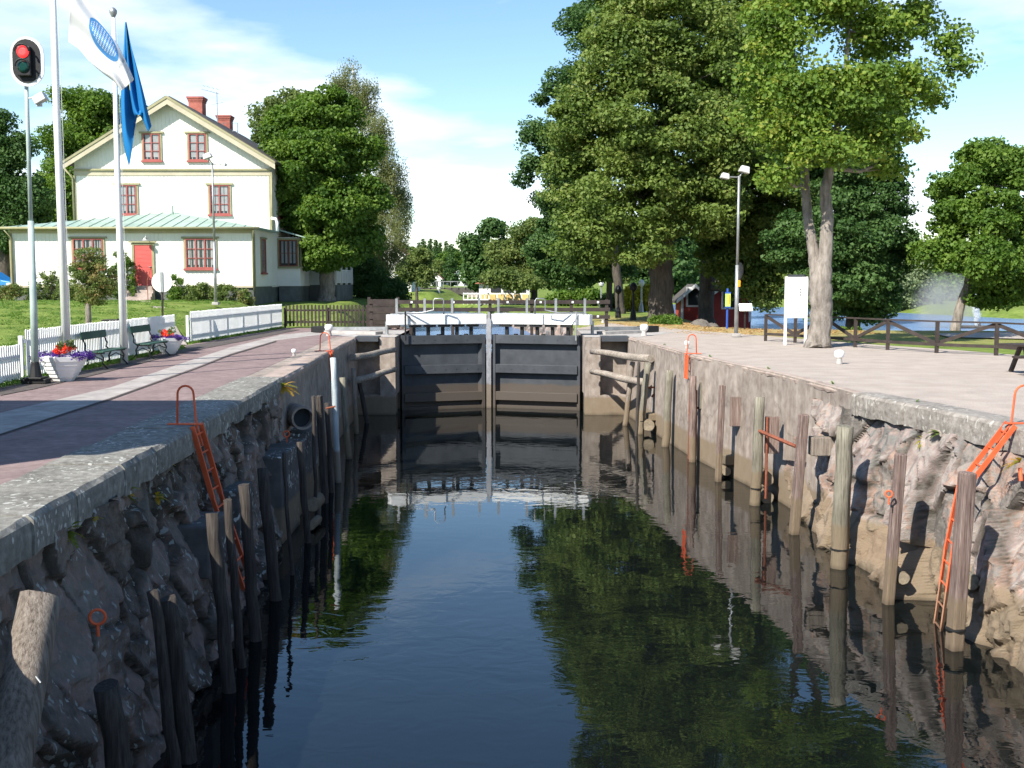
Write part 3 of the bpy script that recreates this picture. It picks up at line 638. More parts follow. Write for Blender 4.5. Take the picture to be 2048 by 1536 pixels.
# ---------------------------------------------------------------- lock gate
MX, MY = -0.99, 47.1
def gate_leaf(hx, hy, lab, sgn, pxs, hook):
    root = thing('lock_gate', lab, 'lock gate', (hx, hy, ZL), 'gate leaves of the lock')
    h = Vector((hx, hy, 0)); m = Vector((MX + sgn * .13, MY, 0)); d = m - h; L_ = d.length; u = d.normalized()
    n = Vector((u.y, -u.x, 0));  n = n if n.y < 0 else -n
    R = Matrix((u, -n if u.cross(-n).z > 0 else n, Vector((0, 0, 1)))).transposed()
    yv = R @ Vector((0, 1, 0)); ns = -1 if yv.dot(n) < 0 else 1
    def lb(b, a0, a1, t0, t1, z0, z1):      # along leaf, towards camera t, height
        c = h + u * (a0 + a1) / 2 + n * (t0 + t1) / 2
        b.box((c.x, c.y, (z0 + z1) / 2), (abs(a1 - a0), abs(t1 - t0), z1 - z0), R=R)
    b = MB(); lb(b, .05, L_, -.06, 0, -3.6, -.02); b.build('skin_plate', 'gate', root)
    for z0, z1 in ((-.38, -.02), (-1.63, -1.27), (-2.80, -2.44)):
        b = MB(); lb(b, .10, L_ - .12, .001, .28, z0, z1); b.build('girder', 'gate', root, bevel=.008)
    for zz in (-.20, -1.45):
        for k in range(7):
            a = .45 + k * (L_ - .9) / 6; c = h + u * a + n * .281
            b = MB(); b.tube([(c.x, c.y, zz), (c.x + n.x * .02, c.y + n.y * .02, zz)], .022, 6); b.build('rivet', 'gate', root)
    b = MB(); lb(b, .10, L_ - .12, .001, .20, -3.7, -3.02); b.build('sill_beam', 'gate', root)
    for a in (.0, L_ - .24):
        b = MB(); lb(b, a, a + .12, -.1, .30 if a else .2, -3.65, .0); b.build('end_post', 'gate', root)
    b = MB()
    for a in (L_ - .5,): 
        for z0, z1 in ((-1.27, -.38), (-2.44, -1.63)):
            c0 = h + u * (L_ - .13)
            b.xtr([c0 + n * .29 + Vector((0, 0, z1)), c0 + n * .29 + Vector((0, 0, z0)), c0 - u * .22 + n * .01 + Vector((0, 0, z0)), c0 - u * .22 + n * .01 + Vector((0, 0, z1))], u * .012)
    b.build('stiffener', 'gate', root)
    # white beam carrying the walkway
    ext = -.55 if sgn < 0 else -.42
    b = MB(); lb(b, ext, L_ - .04, -.32, .30, .43, .86); bm = b.build('balance_beam', 'white', root, bevel=.03)
    b = MB()
    for k in range(5):
        a = .5 + k * (L_ - .9) / 4.5
        lb(b, a, a + .12, -.10, .1, -.02, .43); lb(b, a - .12, a + .34, -.12, .24, .33, .425)
    b.build('bracket', 'dark', root)
    b = MB()
    for k in range(2):
        a = 1.6 + k * 1.2; c = h + u * a + n * .14
        b = MB(); b.tube([(c.x, c.y, -.05), (c.x, c.y, .03)], .09, 12); b.build('bolt_cap', 'dark', root)
    b = MB(); lb(b, ext + .2, L_ - .1, -.42, .02, .861, .90); b.build('walkway_deck', 'steel', root)
    for px in pxs:
        t = 0.5; 
        for _ in range(20):
            q = h + u * (t * L_); e = (px - CX) / F * q.y - q.x; t += e / (u.x * L_) * .8
        q = h + u * (t * L_) - n * .12
        b = MB(); b.box((q.x, q.y, 1.2), (.10, .10, .66)); b.build('rail_post', 'steel', root)
    q0 = P(hook, 625, 45.9); q1 = q0 + u * (.42 if sgn < 0 else -.42) * 1.0
    sgx = -1 if sgn < 0 else 1
    a = Vector((hx + (-.1 if sgn < 0 else .1), hy - .1, .95)); 
    pts = [a, Vector((q0.x + sgx * .5, q0.y - .3, .95)), Vector((q0.x, q0.y - .2, 1.06)), Vector((q0.x, q0.y - .2, 1.45)), Vector((q0.x - sgx * .06, q0.y - .2, 1.53)), Vector((q0.x - sgx * .36, q0.y - .2, 1.53)), Vector((q0.x - sgx * .42, q0.y - .2, 1.45)), Vector((q0.x - sgx * .42, q0.y - .2, .88))]
    b = MB(); b.tube(pts, .028, 8); b.build('handrail', 'steel', root, smooth=True)
    b = MB(); c = h + n * .42 + u * .12; b.tube([(c.x, c.y, -.2), (c.x, c.y, 1.0)], .035, 8); b.tube([(c.x, c.y, .9), (c.x + sgn * -.45, c.y - .0, .5)], .022, 6)
    b.build('hinge_rod', 'dark' if sgn < 0 else 'steel', root)
    return root
gate_leaf(LGATE + .06, 46.0, 'left leaf of the dark grey lock gate, half in shade under its white beam', -1, (795, 851, 906, 960), 868)
gate_leaf(RGATE - .06, 46.0, 'right leaf of the dark grey lock gate, fully sunlit under its white beam', 1, (995, 1052, 1110, 1168), 1090)
b = MB(); b.box((MX, MY - .30, -1.35), (.20, .24, 4.0)); b.box((MX, MY - .30, .70), (.11, .2, .5))
tag(b.build('mitre_post', 'steelm'), 'vertical pale steel post where the two gate leaves meet', 'post')
# cover plates, gate arms on the aprons
b = MB(); b.bx(RGATE + .66, 4.72, 44.2, 45.2, -.17, .03); tag(b.build('cover_plate', 'gate', bevel=.01), 'dark steel cover plate over the recess on the sunny side of the gate', 'steel plate', 'cover plates beside the gate')
b = MB(); b.bx(-6.32, LGATE - .66, 44.2, 45.2, -.17, .03); tag(b.build('cover_plate', 'gate', bevel=.01), 'dark steel cover plate over the recess on the shaded side of the gate', 'steel plate', 'cover plates beside the gate')
def gate_arm(x0, y0, x1, y1, lab):
    r = thing('gate_arm', lab, 'gate machinery', (x0, y0, 0), 'opening arms of the lock gate')
    b = MB(); b.bar((x0, y0, .26), (x1, y1, .18), .16, .14); b.build('push_arm', 'steel', r)
    b = MB(); b.box((x1, y1, .15), (.9, .5, .26), math.atan2(y1 - y0, x1 - x0)); b.build('motor_housing', 'dark', r, bevel=.02)
    b = MB(); b.box(((x0 + x1) / 2, (y0 + y1) / 2 - .3, .07), (abs(x1 - x0) * .9, .55, .12), math.atan2(y1 - y0, x1 - x0)); b.build('base_plate', 'deckc', r)
    b = MB(); b.tube([(x0, y0, .0), (x0, y0, .55)], .07, 10); b.build('pivot', 'steel', r)
gate_arm(3.4, 46.6, 6.0, 48.6, 'grey steel opening arm lying on the apron right of the gate')
gate_arm(-5.3, 46.6, -8.3, 48.2, 'grey steel opening arm lying on the apron left of the gate')
# brown board barrier beyond the gate
r = thing('board_barrier', 'long dark brown board barrier with white bolts behind the lock gate', 'barrier', (-1, 50, 0))
for z in (1.32, .98, .64):
    b = MB(); b.bx(-6.5, 4.45, 50.0, 50.05, z - .1, z + .07); b.build('board', 'brown', r)
for x in (-6.4, -4.6, -2.7, -1.0, .9, 2.7, 4.3):
    b = MB(); b.bx(x - .07, x + .07, 50.051, 50.19, -.6 if -4.7 < x < 2.9 else 0, 1.42); b.build('post', 'brown', r)
for x in (-4.55, -2.65, -.2, 1.3, 2.75, 3.9):
    for z in (1.3, .66): b = MB(); b.box((x, 49.985, z), (.09, .02, .09)); b.build('bolt_plate', 'white', r)
b = MB(); b.bx(-6.5, 4.45, 50.2, 51.2, -.62, -.45); b.build('footway', 'brown', r)
# brown solid boards left of the barrier
r = thing('board_screen', 'dark brown close-boarded screen between the picket fence and the lock gate', 'screen', (-6.0, 51.6, 0))
b = MB()
for k in range(8): b.bx(-6.72, -5.3, 51.6, 51.64, .06 + k * .17, .06 + k * .17 + .155)
b.build('boards', 'brown', r)
for x in (-6.7, -5.35):
    b = MB(); b.bx(x - .07, x + .07, 51.645, 51.78, 0, 1.5); b.build('post', 'brown', r)

# ---------------------------------------------------------------- fences
def picket_fence(name, lab, cat, pts, h, m, pitch=.115, w=.07, group=None, two=True):
    r = thing(name, lab, cat, (pts[0][0], pts[0][1], 0), group)
    pk, rl = MB(), MB(); r_ = random.Random(len(pts))
    for (a, c) in zip(pts, pts[1:]):
        a, c = Vector(a), Vector(c); d = c - a; L_ = math.hypot(d.x, d.y); ang = math.atan2(d.y, d.x)
        n = Vector((-math.sin(ang), math.cos(ang), 0)) * (1 if math.sin(ang) > .5 else -1)
        if m == 'brown': n = Vector((0, 1, 0))
        k = int(L_ / pitch)
        R = Matrix.Rotation(ang, 3, 'Z')
        for i in range(k):
            p = a + d * ((i + .5) / k); hh = h + r_.uniform(-.012, .012)
            pk.box((p.x, p.y, p.z + .07 + hh / 2), (w, .022, hh), R=R @ Matrix.Rotation(r_.uniform(-.012, .012), 3, 'Y'))
            pk.xtr([Vector((p.x, p.y, p.z)) + R @ Vector(q) for q in ((-w / 2, -.011, .07 + hh), (w / 2, -.011, .07 + hh), (0, -.011, .07 + hh + w * .5))], R @ Vector((0, .022, 0)))
        for z in (.28, h - .16):
            q = n * .035; rl.bar(a + q + Vector((0, 0, z)), c + q + Vector((0, 0, z)), .04, .09)
        kp = max(1, round(L_ / 2.2))
        for i in range(kp + 1):
            p = a + d * (i / kp) + n * .10
            b = MB(); b.box((p.x, p.y, p.z + h * .48), (.09, .09, h * .98), ang); b.build('post', m, r)
    pk.build('pickets', m, r); rl.build('rails', m, r); return r
picket_fence('white_picket_fence', 'white picket fence behind the benches and the flagpoles', 'picket fence', [(-11.25, 25.4, 0), (-11.3, 36.9, 0)], 1.05, 'white', group='white fences along the quay')
picket_fence('white_picket_fence', 'short lower stretch of white picket fence at the far left edge', 'picket fence', [(-10.9, 15.7, -.1), (-11.2, 25.0, -.1)], .85, 'white', group='white fences along the quay')
picket_fence('white_picket_fence', 'white picket fence between the garden opening and the brown fence', 'picket fence', [(-11.75, 40.2, 0), (-11.1, 53.2, 0)], 1.05, 'white', group='white fences along the quay')
picket_fence('brown_picket_fence', 'weathered brown picket fence at the far end of the asphalt quay', 'picket fence', [(-11.0, 53.25, 0), (-6.75, 53.25, 0)], 1.0, 'brown', pitch=.17, w=.09)

def cross_fence(pts):
    r = thing('trestle_fence', 'dark brown fence of slanting braces along the lake side of the gravel', 'fence', (pts[0].x, pts[0].y, 0))
    for i, (a, c) in enumerate(zip(pts, pts[1:])):
        up = Vector((0, 0, 1.0))
        b = MB(); b.bar(a + up, c + up, .09, .05); b.build('top_rail', 'brown', r)
        b = MB(); b.bar(a + Vector((0, -.05, .27)), c + Vector((0, -.05, .27)), .05, .10); b.build('lower_rail', 'brown', r)
        b = MB()
        if i % 2 == 0: b.bar(a + Vector((0, .07, .95)), c + Vector((0, .07, .30)), .05, .11)
        else: b.bar(a + Vector((0, .07, .30)), c + Vector((0, .07, .95)), .05, .11)
        b.build('brace', 'brown', r)
    for p in pts:
        b = MB(); b.box((p.x, p.y, .49), (.10, .10, 1.02)); b.build('post', 'brown', r)
cross_fence([G(1531, 682), G(1590, 685.5), G(1650, 690), G(1710, 694.5), G(1775, 700), G(1873, 706), G(1992, 711), G(2125, 722), G(2270, 737)])

# ---------------------------------------------------------------- fender posts
def post(name, lab, top, bot, r0, m, group, ledge=None, n=12, seed=0, cap=True, sq=False, parts=()):
    top, bot = Vector(top), Vector(bot); ext = bot + (bot - top).normalized() * .7
    root = thing(name, lab, 'fender post', tuple(bot), group)
    b = MB(); k = 9; r_ = random.Random(seed + 5)
    pts = [ext.lerp(top, i / k) + Vector((r_.uniform(-.015, .015), r_.uniform(-.015, .015), 0)) for i in range(k + 1)]
    if sq:
        b.bar(ext, top, r0 * 1.6, r0 * 1.4); b.build('shaft', m, root, bevel=.03)
    else:
        b.tube(pts, [r0 * (1.06 - .12 * i / k) for i in range(k + 1)], n, wob=.07, seed=seed, slant=r_.uniform(-.25, .25)); b.build('shaft', m, root, smooth=True)
    zc = -2.55 if top.z > -2.4 else None
    for kind, *a in parts:
        b = MB()
        if kind == 'plank':          # backing plank between post and wall
            dx, z0, z1, w, mm = a; p = bot.lerp(top, .5)
            b.box((p.x + dx, p.y + .12, (z0 + z1) / 2), (w, .10, z1 - z0)); b.build('backing_plank', mm, root, bevel=.01)
        if kind == 'rod':
            dx, dy, z0, z1 = a; p = bot.lerp(top, .5)
            b.tube([(p.x + dx, p.y + dy, z0), (p.x + dx, p.y + dy, z1)], .035, 6); b.build('iron_rod', 'iron', root)
        if kind == 'block':
            dx, z0, z1, w = a; p = top
            b.box((p.x + dx, p.y + .10, (z0 + z1) / 2), (w, .3, z1 - z0)); b.build('packing_block', 'wood', root, bevel=.02)
        if kind == 'band':
            z, = a; t = (z - bot.z) / (top.z - bot.z); p = bot.lerp(top, t); b.tube([p, p + Vector((0, 0, .03))], r0 * 1.08, 14); b.build('iron_band', 'dark', root)
    return root
GR = 'timber fender posts along the sunlit right wall'; GL = 'timber fender posts along the shaded left wall'
def wpos(px, py): return G(px, py, ZL)
def tpos(px, py, b_): return P(px, py, b_.y + .02)
def rpost(lab, tpx, bpx, wpx, m, seed, **k):
    b_ = wpos(*bpx); t_ = tpos(tpx[0], tpx[1], b_); r0 = wpx * .46 / F * b_.y
    return post('fender_post', lab, t_, b_, r0, m, k.pop('group', GR), seed=seed, **k)
rpost('slanting grey post propping the two logs beside the right gate pillar', (1265, 724), (1251, 851), 12, 'wood', 1, cap=True)
rpost('thin dark post just behind the slanting prop right of the gate', (1277, 724), (1273, 872), 7, 'woodd', 21)
rpost('greenish slanting post at the outer end of the two logs right of the gate', (1296, 727), (1281, 868), 15, 'woodg', 2, parts=[('band', -2.7)])
rpost('pale green straight post right of the rusty bracket, near the gate', (1340, 741), (1331, 893), 17, 'woodg', 3, parts=[('rod', .28, .3, -3.1, -1.2), ('block', .45, -1.5, -1.1, .3)])
rpost('bluish white painted post left of the far orange ladder on the right wall', (1367, 716), (1356, 888), 12, 'woodb', 4, sq=True)
rpost('brown post standing at the right rail of the far ladder', (1386, 752), (1384, 924), 15, 'woodr', 5, parts=[('rod', .14, .2, -3.0, -1.0), ('plank', .35, -1.55, -.75, .25, 'woodg')])
rpost('reddish square post with a backing plank in the middle of the concrete wall', (1445, 770), (1436, 963), 17, 'woodr', 6, sq=True, parts=[('plank', .42, -1.65, -.85, .28, 'woodr')])
rpost('thick pale green post with a brown plank and rusty rod behind it', (1521, 794), (1511, 1010), 24, 'woodg', 7, parts=[('plank', .36, -1.9, -1.0, .34, 'woodr'), ('rod', .22, .05, -3.0, -1.0), ('band', -2.75)])
rpost('cracked silvery square post where the concrete wall meets the rock', (1608, 828), (1588, 1068), 27, 'woodr', 8, sq=True, parts=[('block', .42, -1.45, -1.05, .5)])
rpost('broad mossy round post with a flat grey top against the rock', (1690, 852), (1678, 1135), 38, 'woodg', 9, parts=[('band', -2.8)])
rpost('split pinkish post leaning on the rock, second from the near ladder', (1802, 907), (1776, 1207), 30, 'woodr', 10, sq=True)
rpost('thin dark post wedged in the rock behind the split pinkish post', (1884, 915), (1893, 1060), 10, 'woodd', 14)
rpost('big dark reddish square post beside the near orange ladder', (1935, 944), (1908, 1298), 42, 'woodr', 11, sq=True, parts=[('band', -2.85)])
# left side
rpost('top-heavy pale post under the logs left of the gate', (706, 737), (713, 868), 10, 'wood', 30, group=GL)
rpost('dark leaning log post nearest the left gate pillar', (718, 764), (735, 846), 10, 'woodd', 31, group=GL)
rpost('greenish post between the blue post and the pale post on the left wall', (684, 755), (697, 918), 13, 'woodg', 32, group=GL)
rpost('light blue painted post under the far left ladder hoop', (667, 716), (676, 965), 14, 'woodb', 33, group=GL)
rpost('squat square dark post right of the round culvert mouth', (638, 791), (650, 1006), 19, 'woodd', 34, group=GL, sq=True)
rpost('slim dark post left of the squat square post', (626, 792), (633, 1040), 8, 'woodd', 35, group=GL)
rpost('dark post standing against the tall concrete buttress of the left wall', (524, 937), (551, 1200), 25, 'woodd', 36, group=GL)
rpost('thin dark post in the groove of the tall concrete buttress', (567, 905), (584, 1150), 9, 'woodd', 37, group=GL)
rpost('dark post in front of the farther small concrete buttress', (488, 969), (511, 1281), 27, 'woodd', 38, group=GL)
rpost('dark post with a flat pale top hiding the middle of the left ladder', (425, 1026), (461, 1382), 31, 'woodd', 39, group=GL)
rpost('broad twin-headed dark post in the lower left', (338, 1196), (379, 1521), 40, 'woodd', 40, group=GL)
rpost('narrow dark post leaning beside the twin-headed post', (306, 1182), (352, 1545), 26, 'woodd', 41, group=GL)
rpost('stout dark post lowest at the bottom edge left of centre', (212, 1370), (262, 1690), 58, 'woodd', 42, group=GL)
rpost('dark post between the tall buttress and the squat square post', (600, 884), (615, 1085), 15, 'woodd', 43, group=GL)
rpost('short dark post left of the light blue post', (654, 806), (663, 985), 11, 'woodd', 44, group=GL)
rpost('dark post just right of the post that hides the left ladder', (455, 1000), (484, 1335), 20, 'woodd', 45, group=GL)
# the big pale near log bottom left
a, c = P(82, 1192, 9.2), P(-28, 1760, 8.0)
r = thing('fender_log', 'thick pale weathered log leaning in the bottom left corner', 'fender log', tuple(c))
b = MB(); b.tube([c.lerp(a, i / 8) for i in range(9)], [.19 - .003 * i for i in range(9)], 24, wob=.03, seed=3, slant=-.1); b.build('shaft', 'wood', r, smooth=True)
b = MB(); q = P(72, 1353, 8.55); b.tube([q, q + Vector((.05, -.03, -.04))], .007, 6); b.build('bolt', 'steel', r)
# horizontal logs at the gate
def hlog(lab, a, c, r0, m='woodh', seed=0):
    r = thing('fender_log', lab, 'fender log', tuple((a + c) / 2), 'horizontal fender logs beside the gate')
    b = MB(); b.tube([a.lerp(c, i / 7) + Vector((0, 0, .02 * math.sin(i))) for i in range(8)], [r0 * (1 + .28 * i / 7) for i in range(8)], 12, wob=.06, seed=seed); b.build('shaft', m, r, smooth=True)
hlog('upper of the two sunlit horizontal logs right of the gate', P(1184, 703, 43.9), P(1302, 718, 39.2), .115, seed=1)
hlog('lower of the two sunlit horizontal logs right of the gate', P(1184, 743, 43.9), P(1292, 766, 39.4), .115, seed=2)
hlog('upper of the two shaded horizontal logs left of the gate', P(789, 700, 43.9), P(704, 716, 40.5), .11, seed=3)
hlog('lower of the two shaded horizontal logs left of the gate', P(789, 739, 43.9), P(706, 763, 40.5), .11, seed=4)
# cut log stubs showing their ends
def stub(lab, px, py, rp, Y, L_=.7):
    c = P(px, py, Y); r0 = rp / F * Y
    r = thing('log_stub', lab, 'log', tuple(c), 'cut logs wedged behind the fender posts')
    b = MB(); b.tube([c + Vector((0, .0, 0)), c + Vector((.03, L_, 0))], r0, 14, wob=.05, seed=int(px)); b.build('log', 'woodg', r, smooth=True)
    b = MB(); b.tube([c + Vector((0, -.012, 0)), c + Vector((0, .02, 0))], r0 * .93, 14, wob=.05, seed=int(px)); b.build('cut_end', 'endg', r)
stub('cut log low behind the middle square post', 1453, 943, 9.5, 30)
stub('upper of two round log ends behind the thick pale green post', 1534, 959, 14, 26.6)
stub('lower of two round log ends behind the thick pale green post', 1535, 996, 13, 26.6)
stub('round log end just right of the split pinkish post', 1807, 1157, 13, 18.2, .5)
stub('round log end just right of the dark reddish square post', 1944, 1165, 16, 16.7, .5)
stub('fat cut log under the rusty bracket right of the gate', 1297, 851, 12, 38.5)
stub('small cut log left of the waterline under the bluish white post', 1345, 866, 6, 37)
stub('cut log between the far ladder and the brown post', 1398, 862, 8, 34)
stub('large cut log end near the water on the shaded left wall', 624, 1010, 14, 24.5)
stub('smaller cut log end below the large one on the left wall', 622, 1052, 9, 23.5)
# wooden packing by the waterline
def blk(lab, px, py, w, h, Y, m='woodg'):
    c = P(px, py, Y); b = MB(); b.box(c, (w / F * Y, .5, h / F * Y), .1)
    tag(b.build('timber_block', m, bevel=.03), lab, 'timber block', 'timber blocks wedged at the wall')
blk('muddy timber block behind the middle square post', 1456, 918, 20, 20, 30.2)
blk('muddy timber block stacked above the fat log right of the gate', 1304, 833, 22, 14, 39)
blk('slab of timber at the foot of the brown ladder post', 1399, 893, 16, 12, 33.5)
# rusty iron brackets
def bracket(lab, pts, r0=.04):
    b = MB(); b.tube(pts, r0, 6); tag(b.build('iron_bracket', 'iron'), lab, 'bracket', 'rusty iron brackets on the posts')
q = P(1290, 775, 39); bracket('rusty bracket jutting from the greenish slanting post', [q, q + Vector((.55, .1, 0)), q + Vector((.25, .1, -.35))])
q = P(1387, 816, 33); bracket('rusty bracket jutting from the brown ladder post', [q, q + Vector((.5, .1, -.0)), q + Vector((.2, .1, -.25))])
bracket('long rusty bar slanting between the thick green post and the silvery post', [P(1519, 862, 26.3), P(1592, 893, 24.6)], .045)
q = P(652, 817, 26); bracket('short black iron spike sticking out of the left wall', [q, q + Vector((.22, 0, .05))], .025)

# ---------------------------------------------------------------- buttresses, rings, culvert on the left wall
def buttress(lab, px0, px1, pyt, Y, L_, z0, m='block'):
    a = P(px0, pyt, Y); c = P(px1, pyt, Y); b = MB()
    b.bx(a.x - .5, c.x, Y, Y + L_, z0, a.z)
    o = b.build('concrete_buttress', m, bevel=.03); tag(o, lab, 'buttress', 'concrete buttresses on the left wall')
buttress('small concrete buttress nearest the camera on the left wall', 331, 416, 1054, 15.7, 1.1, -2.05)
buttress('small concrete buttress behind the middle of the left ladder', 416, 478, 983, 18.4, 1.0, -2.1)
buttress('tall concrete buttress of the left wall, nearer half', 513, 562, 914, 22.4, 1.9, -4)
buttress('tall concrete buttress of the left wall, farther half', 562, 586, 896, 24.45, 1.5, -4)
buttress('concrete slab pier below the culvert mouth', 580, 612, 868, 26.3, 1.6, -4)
def ring(lab, c, R_, nrm, m='orange'):
    r = thing('mooring_ring', lab, 'mooring ring', tuple(c), 'red mooring rings on the walls')
    b = MB(); nrm = Vector(nrm).normalized(); a = nrm.cross(Vector((0, 0, 1))).normalized(); u = a.cross(nrm)
    b.tube([c + (a * math.cos(t) + u * math.sin(t)) * R_ for t in [2 * math.pi * k / 20 for k in range(21)]], .016, 6, cap=False); b.build('ring', m, r, smooth=True)
    b = MB(); b.tube([c - u * R_, c - u * (R_ + .12)], .016, 6); b.build('eye_bolt', m, r)
ring('red mooring ring low on the left wall near the bottom left corner', P(195, 1234, 10.6), .075, (0.2, -1, 0))
ring('red ring by the top of the tall concrete buttress', P(573, 868, 24), .065, (.4, -1, 0))
ring('small orange ring on the rock beside the split pinkish post', P(1778, 988, 18.0), .055, (-.6, -1, 0))
b = MB(); b.tube([P(494, 897, 22.6), P(500, 934, 22.4)], .035, 8); tag(b.build('marker_rod', 'orange'), 'short red rod standing on the tall concrete buttress', 'rod')
r = thing('culvert_pipe', 'round dark culvert pipe ending at the left wall where the rubble meets the concrete', 'pipe', (-5.3, 26.6, -1.05))
c = P(606, 836, 26.3); dn = Vector((.45, -.89, 0)); R0 = .235
for nm, r_o, r_i, a0, a1, mm in (('pipe_rim', R0 + .05, R0, -.9, .02, 'concrete'), ('pipe_hollow', R0 - .002, None, -.25, -.2, 'inside')):
    b = MB()
    if r_i is None: b.tube([c + dn * a0, c + dn * a1], r_o, 24)
    else:
        b.tube([c + dn * a0, c + dn * a1], r_o, 24, cap=False); b.tube([c + dn * a0, c + dn * a1], r_i, 24, cap=False)
        n = 24; o = len(b.v)
        for k in range(n): k2 = (k + 1) % n; b.f.append((n + k, n + k2, 3 * n + k2, 3 * n + k))
    b.build(nm, mm, r, smooth=False)

# ---------------------------------------------------------------- ladders
def ladder(lab, rail_pts, w, axis, n, hoop, m='orange', rw=.07, step0=0, hh=.62, foot=None, hoopdx=-.25):
    """rail_pts: centre line; axis: unit direction between the two rails"""
    ax = Vector(axis).normalized(); pts = [Vector(p) for p in rail_pts]
    r = thing('quay_ladder', lab, 'ladder', tuple(pts[-1]), 'orange ladders down the lock walls')
    for s in (-1, 1):
        b = MB()
        for a, c in zip(pts, pts[1:]): b.bar(a + ax * s * w / 2, c + ax * s * w / 2, .022 if rw > .05 else .04, rw)
        b.build('rail', m, r)
    tot = [0]
    for a, c in zip(pts, pts[1:]): tot.append(tot[-1] + (c - a).length)
    for i in range(n):
        t = (i + .5) / n * tot[-1]
        for j in range(len(pts) - 1):
            if tot[j] <= t <= tot[j + 1]:
                p = pts[j].lerp(pts[j + 1], (t - tot[j]) / (tot[j + 1] - tot[j])); break
        b = MB(); b.tube([p - ax * w / 2, p + ax * w / 2], .016, 6); b.build('rung', m, r)
    if hoop:
        base = pts[0]; inn = Vector((hoopdx, 0, 0))
        b = MB(); q0 = base + Vector((0.0, 0, -.35)) + ax * -w / 2
        q0 = base + (pts[1] - pts[0]) * .3 + Vector((.0, 0, 0)) ; q1 = base + inn + Vector((0, 0, 0))
        top0 = base + Vector((hoopdx * .3, 0, hh)); top1 = base + Vector((hoopdx * .85, 0, hh * .95))
        cc_ = base + Vector((hoopdx * .52, 0, hh - abs(hoopdx) * .42)); ra = abs(hoopdx) * .42; sg_ = 1 if hoopdx > 0 else -1
        b.tube([q0, base + Vector((0, 0, .02))] + [cc_ + Vector((-sg_ * ra * math.cos(t), 0, ra * math.sin(t))) for t in [math.pi * k / 8 for k in range(9)]] + [q1], .018, 8)
        b.build('grab_hoop', m, r, smooth=True)
        b = MB(); b.box((base.x + hoopdx * .6, base.y, .035), (abs(hoopdx) * 1.8, .09, .02)); b.build('foot_plate', m, r)
    return r
yl = G(360, 852).y
ladder('orange ladder down the shaded left wall with a tall grab hoop', [(lx(yl) + .06, yl, .02), (lx(yl) + .38, yl - .1, -1.1), (-4.12, yl - .5, -2.45)], .46, (0, 1, 0), 9, True, rw=.09, hoopdx=-.30)
yn = 17.35
ladder('orange ladder bent over the rock on the near right wall', [(rx(yn) - .02, yn, .02), (7.15, yn - .1, -.98), (6.92, yn - .25, -2.0), (6.70, yn - .45, -3.3)], .42, (.15, 1, 0), 11, True, hoopdx=.36, rw=.08)
yf = G(1378, 709).y
ladder('narrow far ladder on the right wall, orange at its top', [(rx(yf) - .12, yf, .0), (rx(yf) - .14, yf, -.75)], .30, (0, 1, 0), 3, True, hoopdx=.30)
ladder('dark lower ladder under the far orange ladder', [(rx(yf - .6) - .14, yf - .6, -.8), (rx(yf - .6) - .16, yf - .6, -3.2)], .30, (.4, 1, 0), 9, False, m='iron', rw=.04)
yg = G(658, 704).y
ladder('far left ladder hoop with its red rail near the gate', [(lx(yg) + .05, yg, .0), (lx(yg) + .1, yg, -.9)], .30, (0, 1, 0), 3, True, hoopdx=-.34)
b = MB(); b.box((8.08 + .30, 16.9, -.05), (.40, .55, .26), .1); tag(b.build('red_box', 'redbox', bevel=.04), 'faded red box on the coping beside the near right ladder', 'box')

# ---------------------------------------------------------------- mooring bollards
def bollard(lab, p, s, cap='white'):
    r = thing('mooring_bollard', lab, 'bollard', tuple(p), 'white mooring bollards on the quays')
    b = MB(); b.lathe([(.13 * s, 0), (.12 * s, .03 * s), (.10 * s, .16 * s), (.10 * s, .24 * s)], 16, p); b.build('stem', 'deckc', r, smooth=True)
    b = MB(); b.lathe([(.10 * s, .20 * s), (.165 * s, .27 * s), (.185 * s, .38 * s), (.165 * s, .47 * s), (.09 * s, .515 * s), (.01, .52 * s)], 20, p); b.build('cap', cap, r, smooth=True)
bollard('white bollard alone on the open gravel in front of the trestle fence', G(1678, 728), .75)
bollard('white bollard on the right quay just beyond the gate corner', G(1288, 672), .95)
bollard('white bollard beside the far orange hoop on the right quay', G(1374, 697), .5)
bollard('white bollard behind the far ladder hoop on the left quay', G(658, 672), .95)
bollard('small low white bollard on the red asphalt of the left quay', G(588, 712), .42)
bollard('white bollard on a dark foot among fallen leaves behind the gate', G(1206, 646), .8)
bollard('far white bollard in front of the yellow hedge', G(1261, 622), 1.0)

# ---------------------------------------------------------------- signal, flagpoles, lamps, signs
s0 = G(72, 768)
r = thing('signal_mast', 'tall pale green mast carrying the oval red signal and a floodlight', 'signal', tuple(s0))
topz = P(52, 168, s0.y).z; tx = P(53, 168, s0.y).x
b = MB(); b.tube([(s0.x, s0.y, .12), (s0.x + (tx - s0.x) * .55, s0.y, topz * .55)], [.085, .065], 14); b.tube([(s0.x + (tx - s0.x) * .55, s0.y, topz * .55), (tx, s0.y, topz + .35)], [.045, .04], 12); b.build('mast', 'pole', r, smooth=True)
b = MB(); b.box((s0.x, s0.y, .14), (.40, .40, .04)); b.box((s0.x, s0.y, .07), (.55, .30, .1)); b.lathe([(.15, .14), (.1, .4), (.09, .5)], 10, (s0.x, s0.y, 0)); b.build('base', 'dark', r, bevel=.01)
sc_ = P(53, 122, s0.y - .12); hw, hh_ = .315, .48
def oval(cx, cz, w, h, y, n=10):
    pts = []
    for k in range(n + 1): t = math.pi * k / n; pts.append(Vector((cx + w * math.cos(t), y, cz + (h - w) + w * math.sin(t))))
    for k in range(n + 1): t = math.pi + math.pi * k / n; pts.append(Vector((cx + w * math.cos(t), y, cz - (h - w) + w * math.sin(t))))
    return pts
